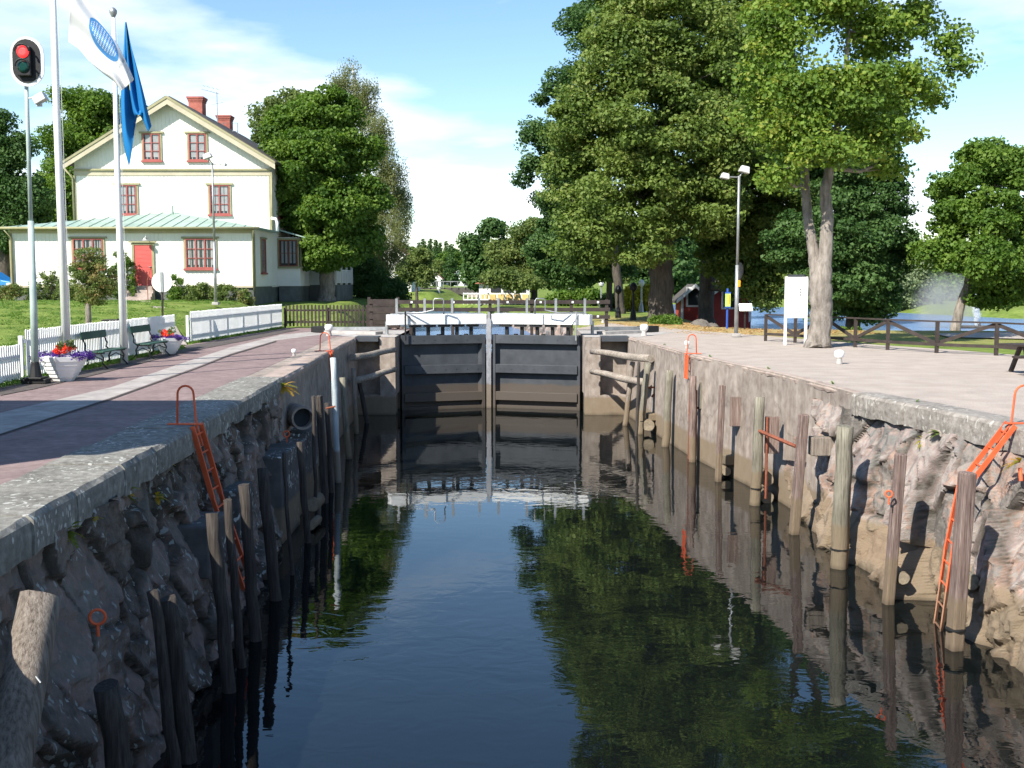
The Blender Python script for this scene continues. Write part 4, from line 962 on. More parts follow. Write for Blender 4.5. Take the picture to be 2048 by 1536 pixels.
b = MB(); b.xtr(oval(sc_.x + .01, sc_.z - .01, hw + .045, hh_ + .045, sc_.y), (0, .03, 0)); b.build('white_rim', 'white', r)
b = MB(); b.xtr(oval(sc_.x, sc_.z, hw - .02, hh_ - .02, sc_.y - .02), (0, .03, 0)); b.build('backing_plate', 'dark', r)
b = MB(); b.box((sc_.x - .02, sc_.y - .07, sc_.z - .02), (.30, .10, .62)); b.build('signal_box', 'dark', r, bevel=.02)
em, N_, L_, bb = base_mat('red_signal_light'); bb.inputs['Base Color'].default_value = (.7, .03, .03, 1); bb.inputs['Emission Color'].default_value = (1, .03, .03, 1); bb.inputs['Emission Strength'].default_value = 1.0; M['redlamp'] = em
M['offlamp'] = mat('unlit_green_lens', (0.01, 0.06, 0.05), 3, rough=.15, bump=0)
for dz, mm, nm in ((.17, 'redlamp', 'red_lamp'), (-.14, 'offlamp', 'green_lamp')):
    b = MB(); c = Vector((sc_.x - .02, sc_.y - .12, sc_.z + dz)); b.tube([c, c + Vector((0, -.02, 0)), c + Vector((0, -.04, 0))], [.13, .125, .07], 20); L1 = b.build(nm, mm, r, smooth=True)
    b = MB(); b.tube([c + Vector((.15 * math.cos(t), -.07, .15 * math.sin(t))) for t in [math.pi * k / 12 for k in range(13)]], .02, 6); b.build('hood', 'dark', r)
fl = P(80, 197, s0.y); b = MB(); b.tube([(tx, s0.y, fl.z), (fl.x - .1, s0.y, fl.z + .02)], .02, 6); b.box((fl.x, s0.y, fl.z + .0), (.26, .20, .17), R=Matrix.Rotation(-.5, 3, 'Y')); b.box((fl.x - .02, s0.y, fl.z - .13), (.12, .05, .08)); b.build('floodlight', 'lamphead', r, bevel=.015)

def flagpole(lab, p, ztop, r0, knob=True):
    r = thing('flagpole', lab, 'flagpole', tuple(p), 'white flagpoles by the quay')
    b = MB(); b.tube([(p.x, p.y, 0), (p.x - .02, p.y, ztop * .5), (p.x + .01, p.y, ztop)], [r0, r0 * .82, r0 * .5], 16); b.build('pole', 'white', r, smooth=True)
    if knob:
        b = MB(); b.lathe([(.02, 0), (.05, .05), (.10, .15), (.10, .22), (.05, .28), (.01, .30)], 16, (p.x + .01, p.y, ztop - .02)); b.build('knob', 'steel', r, smooth=True)
    b = MB(); b.tube([(p.x + r0 + .02, p.y - .02, 1.1), (p.x + r0 + .01, p.y - .02, ztop * .96)], .006, 4); b.build('halyard', 'white', r)
fp1, fp2 = G(135, 745), G(249, 727)
flagpole('nearer white flagpole, running out of the top of the picture, with the white flag', fp1, 12.5, .105)
flagpole('farther white flagpole with a round knob and the blue flag', fp2, P(250, 36, fp2.y).z, .10)

def flag_mat(name, base, mode):
    m, N, L, b = base_mat(name); b.inputs['Roughness'].default_value = .8; b.inputs['Specular IOR Level'].default_value = .1
    at = N.new('ShaderNodeUVMap'); sp = N.new('ShaderNodeSeparateXYZ'); L.new(at.outputs[0], sp.inputs[0]); U_, V_ = sp.outputs[0], sp.outputs[1]
    def mth(op, a, c=None, d=None):
        n = N.new('ShaderNodeMath'); n.operation = op
        for i, v in enumerate((a, c, d)):
            if v is None: continue
            if isinstance(v, (int, float)): n.inputs[i].default_value = v
            else: L.new(v, n.inputs[i])
        return n.outputs[0]
    def ell(cu, cv, ru, rv): return mth('LESS_THAN', mth('ADD', mth('POWER', mth('DIVIDE', mth('SUBTRACT', U_, cu), ru), 2.0), mth('POWER', mth('DIVIDE', mth('SUBTRACT', V_, cv), rv), 2.0)), 1.0)
    def mix(f, a, c):
        x = N.new('ShaderNodeMix'); x.data_type = 'RGBA'; L.new(f, x.inputs[0])
        for i, v in ((6, a), (7, c)):
            if isinstance(v, tuple): x.inputs[i].default_value = (*v, 1)
            else: L.new(v, x.inputs[i])
        return x.outputs[2]
    if mode == 'white':
        e = ell(.50, .30, .21, .27)
        e = mth('MULTIPLY', e, mth('GREATER_THAN', U_, .30))
        vo = N.new('ShaderNodeTexVoronoi'); vo.inputs['Scale'].default_value = 1; vo.inputs['Randomness'].default_value = 0
        mp = N.new('ShaderNodeMapping'); mp.inputs['Scale'].default_value = (34, 22, 1); L.new(at.outputs[0], mp.inputs[0]); L.new(mp.outputs[0], vo.inputs['Vector'])
        dots = mth('LESS_THAN', vo.outputs['Distance'], .33)
        dots = mth('MULTIPLY', dots, ell(.49, .27, .17, .20))
        c = mix(e, base, (0.10, 0.34, 0.68)); c = mix(mth('MULTIPLY', dots, e), c, (0.75, .80, .84))
        # faint row of grey letters below the badge
        w = N.new('ShaderNodeTexVoronoi'); w.inputs['Scale'].default_value = 1; mp2 = N.new('ShaderNodeMapping'); mp2.inputs['Scale'].default_value = (6, 30, 1); L.new(at.outputs[0], mp2.inputs[0]); L.new(mp2.outputs[0], w.inputs['Vector'])
        band = mth('MULTIPLY', mth('MULTIPLY', mth('GREATER_THAN', U_, .755), mth('LESS_THAN', U_, .79)), mth('MULTIPLY', mth('LESS_THAN', V_, .5), mth('LESS_THAN', w.outputs['Distance'], .38)))
        c = mix(band, c, (.45, .5, .5))
    else:
        c = mix(mth('MAXIMUM', ell(.16, .62, .10, .045), mth('MAXIMUM', ell(.42, .45, .10, .018), ell(.04, .70, .05, .02))), base, (0.72, 0.66, 0.16))
    L.new(c, b.inputs['Base Color'])
    tr = N.new('ShaderNodeBsdfTranslucent'); L.new(c, tr.inputs[0]); mx = N.new('ShaderNodeMixShader'); mx.inputs[0].default_value = .3
    L.new(b.outputs[0], mx.inputs[1]); L.new(tr.outputs[0], mx.inputs[2]); L.new(mx.outputs[0], N['Material Output'].inputs[0])
    return m
def pl_interp(pl, t):
    n = len(pl) - 1; i = min(int(t * n), n - 1); f = t * n - i
    # smooth (catmull) interpolation
    p0, p1, p2, p3 = pl[max(i - 1, 0)], pl[i], pl[i + 1], pl[min(i + 2, n)]
    return tuple(.5 * ((2 * b_) + (-a_ + c_) * f + (2 * a_ - 5 * b_ + 4 * c_ - d_) * f * f + (-a_ + 3 * b_ - 3 * c_ + d_) * f ** 3) for a_, b_, c_, d_ in zip(p0, p1, p2, p3))
def cloth(name, lab, A, B, Y, m, fold, nf, nu=60, nv=40, phase=0, tip=None, notch=0):
    V, Qd, UV = [], [], []
    for i in range(nu + 1):
        for j in range(nv + 1):
            u, v = i / nu, j / nv; a, c = pl_interp(A, u), pl_interp(B, u)
            px, py = a[0] + (c[0] - a[0]) * v, a[1] + (c[1] - a[1]) * v
            py -= notch * u ** 4 * max(0, math.sin(math.pi * min(1, v * 1.15))) ** 1.5
            y = Y + fold * math.sin(nf * 2 * math.pi * v + phase + 1.6 * math.sin(2.2 * u)) * (.25 + .75 * u) + fold * .5 * math.sin(5 * u + 9 * v) + (tip or 0) * u
            V.append(P(px, py, y)); UV.append((u, v))
    for i in range(nu):
        for j in range(nv): k = i * (nv + 1) + j; Qd.append((k, k + 1, k + nv + 2, k + nv + 1))
    o = np_mesh(name, np.array([tuple(p) for p in V]), Qd, m, None, smooth=True)
    uvl = o.data.uv_layers.new(name='UVMap'); vi = np.zeros(len(o.data.loops), np.int32); o.data.loops.foreach_get('vertex_index', vi)
    uvl.data.foreach_set('uv', np.array(UV, dtype=np.float32)[vi].ravel())
    s = o.modifiers.new('thick', 'SOLIDIFY'); s.thickness = .004
    return tag(o, lab, 'flag')
cloth('white_flag', 'white flag with a blue dotted badge drooping from the nearer flagpole', [(142, -75), (168, -12), (200, 40), (232, 84), (252, 122), (268, 160)], [(137, 84), (158, 98), (178, 122), (205, 146), (226, 162), (243, 182)], fp1.y, flag_mat('white_flag_cloth', (.80, .80, .80), 'white'), .16, 1.6)
cloth('blue_flag', 'blue flag with yellow marks hanging from the farther flagpole', [(250, 44), (247, 105), (243, 165), (242, 225), (247, 285), (258, 333)], [(253, 44), (262, 90), (275, 140), (288, 190), (296, 225), (303, 252)], fp2.y - .12, flag_mat('blue_flag_cloth', (0.025, 0.22, 0.52), 'blue'), .15, 2.6, phase=1.0, notch=75)

def twin_lamp(lab, base, ztop, heads, r0, cat='lamp post'):
    r = thing('lamp_post', lab, cat, tuple(base), None)
    b = MB(); b.tube([tuple(base), (base.x, base.y, base.z + (ztop - base.z) * .45)], [r0, r0 * .95], 12); b.tube([(base.x, base.y, base.z + (ztop - base.z) * .45), (base.x, base.y, ztop)], [r0 * .65, r0 * .6], 10); b.build('pole', 'steel', r, smooth=True)
    b = MB(); b.box((base.x, base.y, base.z + .08), (r0 * 4, r0 * 4, .14)); b.build('foot', 'deckc', r, bevel=.02)
    for (px, py, w, h, tilt) in heads:
        c = P(px, py, base.y - .1)
        b = MB(); b.tube([(base.x, base.y, ztop - .05), (c.x, base.y - .05, c.z - .03)], .03, 6); ar = b.build('arm', 'steel', r)
        b = MB(); b.box((c.x, base.y - .12, c.z), (w, .34, h), R=Matrix.Rotation(tilt, 3, 'Y'), taper=.75); b.build('lamp_head', 'lamphead', ar, bevel=.03)
lb_ = G(1472, 674)
twin_lamp('tall grey lamp post with two white heads on the right gravel quay', lb_, P(1469, 352, lb_.y).z, [(1450, 352, .36, .22, .2), (1489, 339, .42, .26, .25)], .085)
gz = tz(-14.3, 52)
lb2 = Vector(((433 - CX) / F * 52, 52, gz)); twin_lamp('thin grey lamp post in front of the cream house', lb2, P(433, 326, 52).z, [(415, 312, .42, .24, -.35), (447, 328, .3, .14, .35)], .075)
# round sign seen from behind and amber box on the right lamp post
r = thing('round_sign', 'dark round sign seen edge-on, fixed to the right lamp post', 'sign', (lb_.x + .1, lb_.y, 4))
b = MB(); c = P(1474, 542, lb_.y - .12); b.tube([c + Vector((0.08, -.02, 0)), c + Vector((.12, -.012, 0))], .34, 24)
b2 = MB(); 
R_ = Matrix.Rotation(.0, 3, 'Z'); 
b.v = [tuple(R_ @ (Vector(v) - c) + c) for v in b.v]; b.build('disc', 'dark', r)
b = MB(); c = P(1477, 567, lb_.y - .1); b.box(c + Vector((.02, 0, 0)), (.10, .12, .27)); tag(b.build('amber_box', 'amber', bevel=.01), 'small orange box under the round sign on the right lamp post', 'box')
# round sign by the garden
c = P(325, 564, 41.5); gb = Vector((P(323, 600, 41.5).x, 41.5, tz(-13.2, 41.5)))
r = thing('round_sign', 'round white sign on a thin brown pole by the garden opening', 'sign', tuple(gb))
b = MB(); b.tube([gb, (c.x, 41.5, c.z + .3)], .04, 8); b.build('pole', 'woodd', r)
b = MB(); b.tube([(c.x, 41.44, c.z), (c.x, 41.42, c.z)], .385, 28); b.build('disc', 'white', r)
b = MB(); b.box((c.x, 41.40, c.z), (.10, .03, .74)); b.build('clamp_rail', 'steel', r)
# big white board, lectern, blue post sign
wb = G(1590, 690)
r = thing('notice_board', 'tall white notice board on two legs in front of the forked tree', 'notice board', tuple(wb))
ztp, zbt = P(1590, 553, wb.y).z, P(1590, 636, wb.y).z; xl, xr = P(1572, 600, wb.y).x, P(1613, 600, wb.y).x
b = MB(); b.bx(xl + .04, xr - .04, wb.y, wb.y + .04, zbt, ztp); bd = b.build('panel', 'white', r)
for x in (xl, xr):
    b = MB(); b.box((x, wb.y + .02, ztp / 2), (.085, .085, ztp)); b.build('leg', 'white', r)
b = MB(); b.bx(xl + .05, xr - .05, wb.y - .02, wb.y + .08, ztp + .002, ztp + .07); b.build('top_cap', 'gate', r)
b = MB()
r_ = random.Random(4)
for k in range(3): b.box((xr - .22, wb.y - .004, ztp - .45 - k * .10), (.05, .003, .05))
b.box((xl + .25, wb.y - .004, zbt + .5), (.3, .003, .015)); b.box((xr - .25, wb.y - .004, zbt + .22), (.05, .003, .04)); b.build('printing', 'steel', r)
lc = G(1488, 658); r = thing('information_lectern', 'white tilted information lectern on a dark leg right of the lamp post', 'sign', tuple(lc))
b = MB(); b.box((lc.x + .03, lc.y, .42), (.07, .07, .84)); b.build('leg', 'dark', r)
b = MB(); b.box((lc.x + .05, lc.y - .05, 1.02), (.62, .03, .42), R=Matrix.Rotation(-.6, 3, 'X')); b.build('panel', 'white', r, bevel=.008)
bp_ = G(1454, 657); r = thing('blue_post_sign', 'blue pole with a yellow and green panel left of the right lamp post', 'sign', tuple(bp_))
zt = P(1454, 577, bp_.y).z; b = MB(); b.tube([tuple(bp_), (bp_.x, bp_.y, zt)], .055, 10); b.build('pole', 'blue', r)
b = MB(); z1, z0 = P(1454, 587, bp_.y).z, P(1454, 613, bp_.y).z; b.box((bp_.x, bp_.y - .08, (z1 + z0) / 2), (.25, .05, z1 - z0)); b.build('panel', 'yellowgreen', r)
b = MB()
for z in (z1 + .035, z0 - .035): b.box((bp_.x, bp_.y - .08, z), (.27, .06, .07))
b.build('panel_frame', 'blue', r)
b = MB(); b.box((bp_.x + .06, bp_.y - .107, (z1 + z0) / 2 + .02), (.06, .004, (z1 - z0) * .7)); b.build('printing', 'amber', r)

# ---------------------------------------------------------------- benches, planters, bin, picnic table
def bench(lab, y0, x0=-11.0, L_=1.75):
    r = thing('park_bench', lab, 'bench', (x0, y0 + L_ / 2, 0), 'green benches by the white fence')
    b = MB()
    for k in range(3): b.bx(x0 + .05 + k * .15, x0 + .05 + k * .15 + .125, y0, y0 + L_, .43, .465)
    b.build('seat', 'greenp', r, bevel=.008)
    b = MB(); b.box((x0 - .085, y0 + L_ / 2, .86), (.03, L_, .20), R=Matrix.Rotation(-.2, 3, 'Y')); b.build('backrest', 'greenp', r, bevel=.008)
    for y in (y0 + .12, y0 + L_ - .12):
        b = MB()
        b.tube([(x0 - .10, y, .95), (x0 - .09, y, .80), (x0 - .02, y, .62), (x0 - .04, y, .50), (x0 + .06, y, .41), (x0 + .25, y, .40), (x0 + .47, y, .42)], .020, 6)
        b.tube([(x0 + .10, y, .41), (x0 + .02, y, .26), (x0 + .04, y, .16), (x0 - .08, y, .01)], .022, 6)
        b.tube([(x0 + .36, y, .41), (x0 + .44, y, .28), (x0 + .40, y, .16), (x0 + .54, y, .01)], .022, 6)
        b.tube([(x0 + .05, y, .24), (x0 + .22, y, .33), (x0 + .42, y, .24)], .014, 6)
        b.build('leg', 'dark', r, smooth=True)
bench('green slatted bench nearer the signal mast', G(207, 738).y - .2)
bench('green slatted bench between the farther flagpole and the flower planter', G(300, 718).y - .3, -10.95)

def leaves(name, C, Rr, n, size, m, parent, seed, up=.25, squash=1.0, droop=0.0, aspect=.8, tint=None, hollow=.25):
    rg = np.random.RandomState(seed); C = np.asarray(C, float); K = len(C); Rr = np.broadcast_to(np.asarray(Rr, float), (K,))
    idx_ = np.repeat(np.arange(K), n); N_ = len(idx_)
    d = rg.normal(size=(N_, 3)); d /= np.linalg.norm(d, axis=1)[:, None] + 1e-9
    rad = rg.uniform(hollow, 1.0, N_) ** .6
    off = d * (rad * Rr[idx_])[:, None]; off[:, 2] *= squash
    if droop: off[:, 2] -= droop * rg.uniform(0, 1, N_) ** 1.3 * Rr[idx_] * 2
    p = C[idx_] + off
    nrm = d * .55 + rg.normal(size=(N_, 3)) * .55; nrm[:, 2] += up
    nrm /= np.linalg.norm(nrm, axis=1)[:, None]
    t = rg.normal(size=(N_, 3)); 
    if droop: t = t * .35 + np.array([0, 0, -1.0])
    t -= (t * nrm).sum(1)[:, None] * nrm; t /= np.linalg.norm(t, axis=1)[:, None] + 1e-9
    s = np.cross(nrm, t); sz = size * rg.uniform(.6, 1.35, N_)[:, None]
    V = np.stack([p - t * sz * .55, p + s * sz * aspect * .5 + nrm * sz * .08, p + t * sz * .55, p - s * sz * aspect * .5 + nrm * sz * .08], 1).reshape(-1, 3)
    Qd = np.arange(N_ * 4).reshape(-1, 4)
    base = rg.uniform(0, 1, K) if tint is None else np.asarray(tint)
    sh = np.clip(.28 + .44 * (.55 * base[idx_] + .45 * rg.uniform(0, 1, N_)) + .02 * rg.normal(size=N_), 0, 1)
    return np_mesh(name, V, Qd, m, parent, fattr=('shade', sh))

def planter(lab, c, s, seed):
    r = thing('boat_planter', lab, 'planter', tuple(c), 'boat-shaped white flower planters')
    b = MB(); rows = 6
    for k in range(rows):        # lapped strakes
        z0, z1 = s * .58 * k / rows, s * .58 * (k + 1) / rows + .012
        w0, w1 = s * (.17 + .30 * (k / rows) ** .8) + .012, s * (.17 + .30 * ((k + 1) / rows) ** .8) + .012
        def ringp(w, z): return [(c.x - w, c.y - w * .55, z), (c.x, c.y - w * 1.05, z), (c.x + w, c.y - w * .55, z), (c.x + w * .9, c.y + w * .9, z), (c.x - w * .9, c.y + w * .9, z)]
        lo, hi = ringp(w0 + .015, z0), ringp(w1, z1)
        b.add(lo + hi, [tuple(range(5))[::-1], tuple(range(5, 10))] + [(i, (i + 1) % 5, 5 + (i + 1) % 5, 5 + i) for i in range(5)])
    b.build('hull', 'white', r)
    b = MB(); b.bar((c.x, c.y - s * .16, 0), (c.x, c.y - s * .51, s * .60), .035, .05); b.build('stem_post', 'white', r)
    rg = random.Random(seed)
    C = [(c.x + rg.uniform(-.62, .62) * s, c.y + rg.uniform(-.35, .3) * s, s * (.60 + rg.uniform(-.06, .06))) for _ in range(40)]
    leaves('purple_flowers', C, .10 * s, 60, .035, LF['purple'], r, seed, hollow=.1)
    C = [(c.x + rg.uniform(-.28, .2) * s, c.y + rg.uniform(-.3, .2) * s, s * (.72 + rg.uniform(-.05, .12))) for _ in range(12)]
    leaves('red_flowers', C, .07 * s, 40, .045, LF['redf'], r, seed + 1, hollow=.1)
    C = [(c.x + rg.uniform(-.25, .25) * s, c.y + rg.uniform(-.2, .2) * s, s * (.82 + rg.uniform(-.1, .12))) for _ in range(8)]
    leaves('leaves', C, .09 * s, 30, .05, LF['olive'], r, seed + 2, hollow=.1)
planter('white boat-shaped planter of purple and red flowers beside the signal mast', G(128, 762), .96, 5)
planter('white boat-shaped planter at the garden opening, beyond the second bench', G(338, 708), .86, 9)

bn = Vector((-11.05, G(225, 700).y + .5, 0)); bn = Vector((P(224, 690, 32.2).x, 32.2, 0))
r = thing('litter_bin', 'green litter bin with a dark lid on the white fence', 'litter bin', tuple(bn))
b = MB(); b.box((bn.x, bn.y, .72), (.38, .34, .72), taper=1.12); b.build('bin_body', 'bin', r, bevel=.02)
b = MB(); b.box((bn.x + .02, bn.y - .02, 1.13), (.46, .40, .05)); b.tube([(bn.x + .28, bn.y, 1.18), (bn.x + .28, bn.y, .95)], .10, 10); b.build('lid', 'dark', r, bevel=.01)
b = MB(); b.box((bn.x, bn.y + .22, .55), (.06, .06, 1.1)); b.build('post', 'dark', r)
pt = G(2052, 752)
r = thing('picnic_table', 'dark picnic bench cut by the right edge of the picture', 'bench', tuple(pt))
b = MB(); b.box((pt.x + .62, pt.y, .46), (1.9, .30, .05), .12); b.box((pt.x + .62, pt.y + .6, .72), (1.9, .7, .05), .12); b.build('planks', 'brown', r)
for dx in (.05, 1.15):
    b = MB(); b.bar((pt.x + dx - .0, pt.y - .1, 0), (pt.x + dx + .12, pt.y + .5, .70), .08, .1); b.bar((pt.x + dx + .12, pt.y + 1.2, 0), (pt.x + dx + .12, pt.y + .7, .70), .08, .1); b.build('leg', 'brown', r)
# ---------------------------------------------------------------- buildings
def window(root, x0, x1, z0, z1, y, cols=2, rows=3, m='red', curtain=True, facing='y', lintel='olive', sill='red', flip=1):
    """window on a wall facing -y (facing='y') or +x (facing='x', x0,x1 are then y values and y is x)"""
    def bxp(b, a0, a1, d0, d1, c0, c1):
        if facing == 'y': b.bx(a0, a1, y - d1, y - d0, c0, c1)
        else: b.bx(y + d0, y + d1, a0, a1, c0, c1)
    fw = .065; b = MB()
    bxp(b, x0, x0 + fw, .002, .09, z0, z1); bxp(b, x1 - fw, x1, .002, .09, z0, z1)
    bxp(b, x0 + fw, x1 - fw, .002, .09, z1 - fw, z1); bxp(b, x0 + fw, x1 - fw, .002, .09, z0, z0 + fw)
    cw = (x1 - x0 - 2 * fw) / cols
    for i in range(1, cols): bxp(b, x0 + fw + cw * i - .034, x0 + fw + cw * i + .034, .002, .085, z0 + fw, z1 - fw)
    rh = (z1 - z0 - 2 * fw) / rows
    for i in range(cols):
        a0 = x0 + fw + cw * i + (.034 if i else 0); a1 = x0 + fw + cw * (i + 1) - (.034 if i < cols - 1 else 0)
        for j in range(1, rows): bxp(b, a0, a1, .03, .075, z0 + fw + rh * j - .015, z0 + fw + rh * j + .015)
    w = b.build('window', m, root)
    b = MB()
    if facing == 'y': b.add([(x0 + fw, y - .045, z0 + fw), (x1 - fw, y - .045, z0 + fw), (x1 - fw, y - .045, z1 - fw), (x0 + fw, y - .045, z1 - fw)], [(0, 1, 2, 3)])
    else: b.add([(y + .045, x0 + fw, z0 + fw), (y + .045, x1 - fw, z0 + fw), (y + .045, x1 - fw, z1 - fw), (y + .045, x0 + fw, z1 - fw)], [(0, 1, 2, 3)])
    b.build('pane', 'glass', w)
    b = MB(); bxp(b, x0 + fw, x1 - fw, .002, .012, z0 + fw, z1 - fw); b.build('interior', 'inside', w)
    if curtain:
        b = MB()
        for i in range(cols):
            a0 = x0 + fw + cw * i + .06; a1 = x0 + fw + cw * (i + 1) - .06; k = .36 if curtain == True else curtain
            bxp(b, a0, a0 + (a1 - a0) * k, .013, .022, z0 + fw + (z1 - z0) * .08, z1 - fw)
            if k < .9: bxp(b, a1 - (a1 - a0) * k, a1, .013, .022, z0 + fw + (z1 - z0) * .08, z1 - fw)
        b.build('curtain', 'curtain', w)
    b = MB()
    bxp(b, x0 - .09, x0 - .002, .002, .07, z0, z1); bxp(b, x1 + .002, x1 + .09, .002, .07, z0, z1); bxp(b, x0 - .2, x1 + .2, .002, .12, z1 + .002, z1 + .10)
    b.build('surround', lintel, w)
    b = MB(); bxp(b, x0 - .12, x1 + .12, .002, .14, z0 - .10, z0 - .003); b.build('sill', sill, w)
def battens(b, x0, x1, y, zlo, ztop, step=.21, facing='y', skip=()):
    n = int((x1 - x0) / step)
    for i in range(n + 1):
        x = x0 + (x1 - x0) * i / n
        zt = ztop(x) if callable(ztop) else ztop
        if zt - zlo < .1: continue
        if facing == 'y': b.bx(x - .02, x + .02, y - .016, y - .001, zlo, zt)
        else: b.bx(y + .001, y + .028, x - .022, x + .022, zlo, zt)

YF, YM = 58.0, 62.5
XL, XR = P(22, 500, YF).x, P(507, 500, YF).x
ML, MR = P(151, 400, YM).x, P(541, 400, YM).x
MC = (ML + MR) / 2
house = thing('wooden_house', 'large cream wooden house with red windows, green lean-to roof and two brick chimneys', 'house', (MC, YF, 1.2))
GZ = 1.0
ze, zm, za = 5.0, 8.45, 12.2
def gz_(x): return za - (za - 8.9) * abs(x - MC) / ((MR - ML) / 2 + .2)
b = MB(); b.bx(XL, XR, YF, YM - .002, 1.95, ze); b.build('annex_wall', 'cream', house)
b = MB(); b.xtr([(ML, YM, 1.9), (MR, YM, 1.9), (MR, YM, gz_(MR) - .05), (MC, YM, za - .08), (ML, YM, gz_(ML) - .05)], (0, 16.5, 0)); b.build('wall', 'cream', house)
b = MB(); battens(b, XL + .1, XR - .1, YF, 2.0, 4.72); battens(b, ML + .1, MR - .1, YM, 5.2, 8.12)
battens(b, ML + .1, MR - .1, YM, 8.5, lambda x: gz_(x) - .28)
battens(b, YF + .1, YM - .1, XR, 2.0, ze - .1, facing='x'); battens(b, YM + .1, YM + 16.4, MR, 2.0, 8.6, facing='x'); b.build('battens', 'cream', house)
b = MB(); b.bx(XL + .05, XR - .05, YF + .05, YM, .5, 1.949); b.bx(ML + .05, MR - .05, YM + .001, YM + 16.4, .5, 1.899); b.build('plinth', 'plinth', house)
b = MB(); b.bx(XL - .03, XR + .03, YF - .06, YF - .001, 1.90, 2.0); b.bx(ML - .02, MR + .02, YM - .05, YM - .001, 8.13, 8.46); b.bx(XL - .02, XR + .02, YF - .05, YF - .001, 4.73, 5.0); b.build('frieze', 'beige', house)
b = MB(); b.bx(ML - .1, MR + .1, YM - .14, YM - .051, 8.40, 8.50)
for x in (XL, XR, ML, MR):
    yy = YF if x in (XL, XR) else YM
    b.bx(x - .07, x + .07, yy - .04, yy + .10, 1.95 if yy == YF else 5.1, 4.72 if yy == YF else 8.12)
b.build('trim', 'olive', house)
# annex roof: low three-sided hip in seamed green metal
A_ = Vector((MC - .0, YM, 6.12)); o_ = .42
FL, FR, BR, BL = Vector((XL - o_, YF - o_, 5.02)), Vector((XR + o_, YF - o_, 5.02)), Vector((XR + o_, YM, 5.02)), Vector((XL - o_, YM, 5.02))
b = MB(); dz = Vector((0, 0, -.07))
b.add([FL, FR, BR, BL, A_, FL + dz, FR + dz, BR + dz, BL + dz], [(0, 1, 4), (1, 2, 4), (3, 0, 4), (5, 8, 7, 6), (0, 5, 6, 1), (1, 6, 7, 2), (3, 8, 5, 0), (2, 7, 8, 3), (2, 3, 4)])
ar = b.build('annex_roof', 'copper', house)
b = MB(); half = (FR.x - FL.x) / 2; x = FL.x + .3
while x < FR.x:
    f = 1 - abs(x - (FL.x + half)) / half; y1 = FL.y + (YM - FL.y) * f; z1 = 5.02 + 1.10 * f
    b.bar((x, FL.y, 5.035), (x, y1, z1 + .015), .03, .035); x += .62
o = b.build('seams', 'copper', ar)
b = MB(); b.tube([(FL.x, FL.y - .06, 4.98), (FR.x, FR.y - .06, 4.98)], .07, 8); b.tube([(FR.x - .3, FL.y - .03, 4.9), (FR.x - .42, YF - .1, 4.55), (FR.x - .42, YF - .09, 1.7)], .045, 8)
b.tube([(FL.x + .3, FL.y - .03, 4.9), (FL.x + .5, YF - .1, 4.5), (FL.x + .5, YF - .09, 1.7)], .045, 8); b.tube([(MR + .10, YM - .1, 8.3), (MR + .10, YM - .1, 5.3)], .05, 8)
b.tube([(ML - .45, YM - .3, 8.5), (ML - .08, YM - .1, 8.0), (ML - .08, YM - .1, 5.1)], .05, 8)
b.build('gutter', 'olive', house, smooth=True)
b = MB(); b.tube([(MR + .05, YM - .12, 5.75), (MR + .3, YM - .12, 5.72), (MR + .38, YM - .12, 5.5), (MR + .38, YM - .12, 5.0)], .09, 10); b.build('vent_pipe', 'white', house, smooth=True)
b = MB(); b.tube([(MC + .2, YM - .8, 5.9), (MC + .2, YM - .8, 6.4)], .06, 8); b.build('roof_pipe', 'copper', house)
# main roof
for s in (-1, 1):
    b = MB(); e = Vector((MC + s * ((MR - ML) / 2 + .42), 0, 8.72)); a = Vector((MC, 0, za + .06)); th_ = .16
    n = Vector((-(e - a).z, 0, (e - a).x)); n = n.normalized(); n = n if n.z > 0 else -n
    q = [a, e, e + n * th_, a + n * th_ * 1.25]
    b.xtr([Vector((p.x, YM - .55, p.z)) for p in q], (0, 17.6, 0)); b.build('roof', 'tile' if False else 'darkroof', house)
    b = MB(); q = [a + Vector((0, 0, -.30)), e + Vector((0, 0, -.30)), e + Vector((0, 0, .10)), a + Vector((0, 0, .14))]
    b.xtr([Vector((p.x, YM - .62, p.z)) for p in q], (0, .06, 0)); b.build('barge_board', 'beige', house)
    b = MB(); q = [a + Vector((0, 0, .02)), e + Vector((0, 0, .00)), e + Vector((0, 0, .13)), a + Vector((0, 0, .17))]
    b.xtr([Vector((p.x, YM - .66, p.z)) for p in q], (0, .038, 0)); b.build('barge_trim', 'olive', house)
for (cy, hh_) in ((68.0, 13.35), (74.5, 13.2)):
    b = MB(); b.bx(MC - .45, MC + .37, cy - .42, cy + .42, 11.6, hh_ - .35); ch = b.build('chimney', 'brick', house)
    b = MB()
    for k in range(3): b.bx(MC - .48 - k * .035, MC + .40 + k * .035, cy - .45 - k * .035, cy + .45 + k * .035, hh_ - .35 + k * .1 + .001, hh_ - .35 + k * .1 + .1)
    b.build('corbel', 'brick', ch)
b = MB(); ax_ = P(434, 200, 70).x; b.tube([(ax_, 70, 11.6), (ax_, 70, P(434, 184, 70).z)], .025, 6); b.tube([(ax_ - .95, 70, P(402, 178, 70).z), (ax_ + .15, 70, P(438, 188, 70).z)], .018, 5)
for k in range(4): b.tube([(ax_ - .8 + k * .28, 69.7, 14.35 - k * .07), (ax_ - .8 + k * .28, 70.3, 14.35 - k * .07)], .012, 4)
b.tube([(ax_ - .35, 70, 13.2), (ax_ + .4, 70, 13.35)], .014, 5); b.build('antenna', 'steel', house)
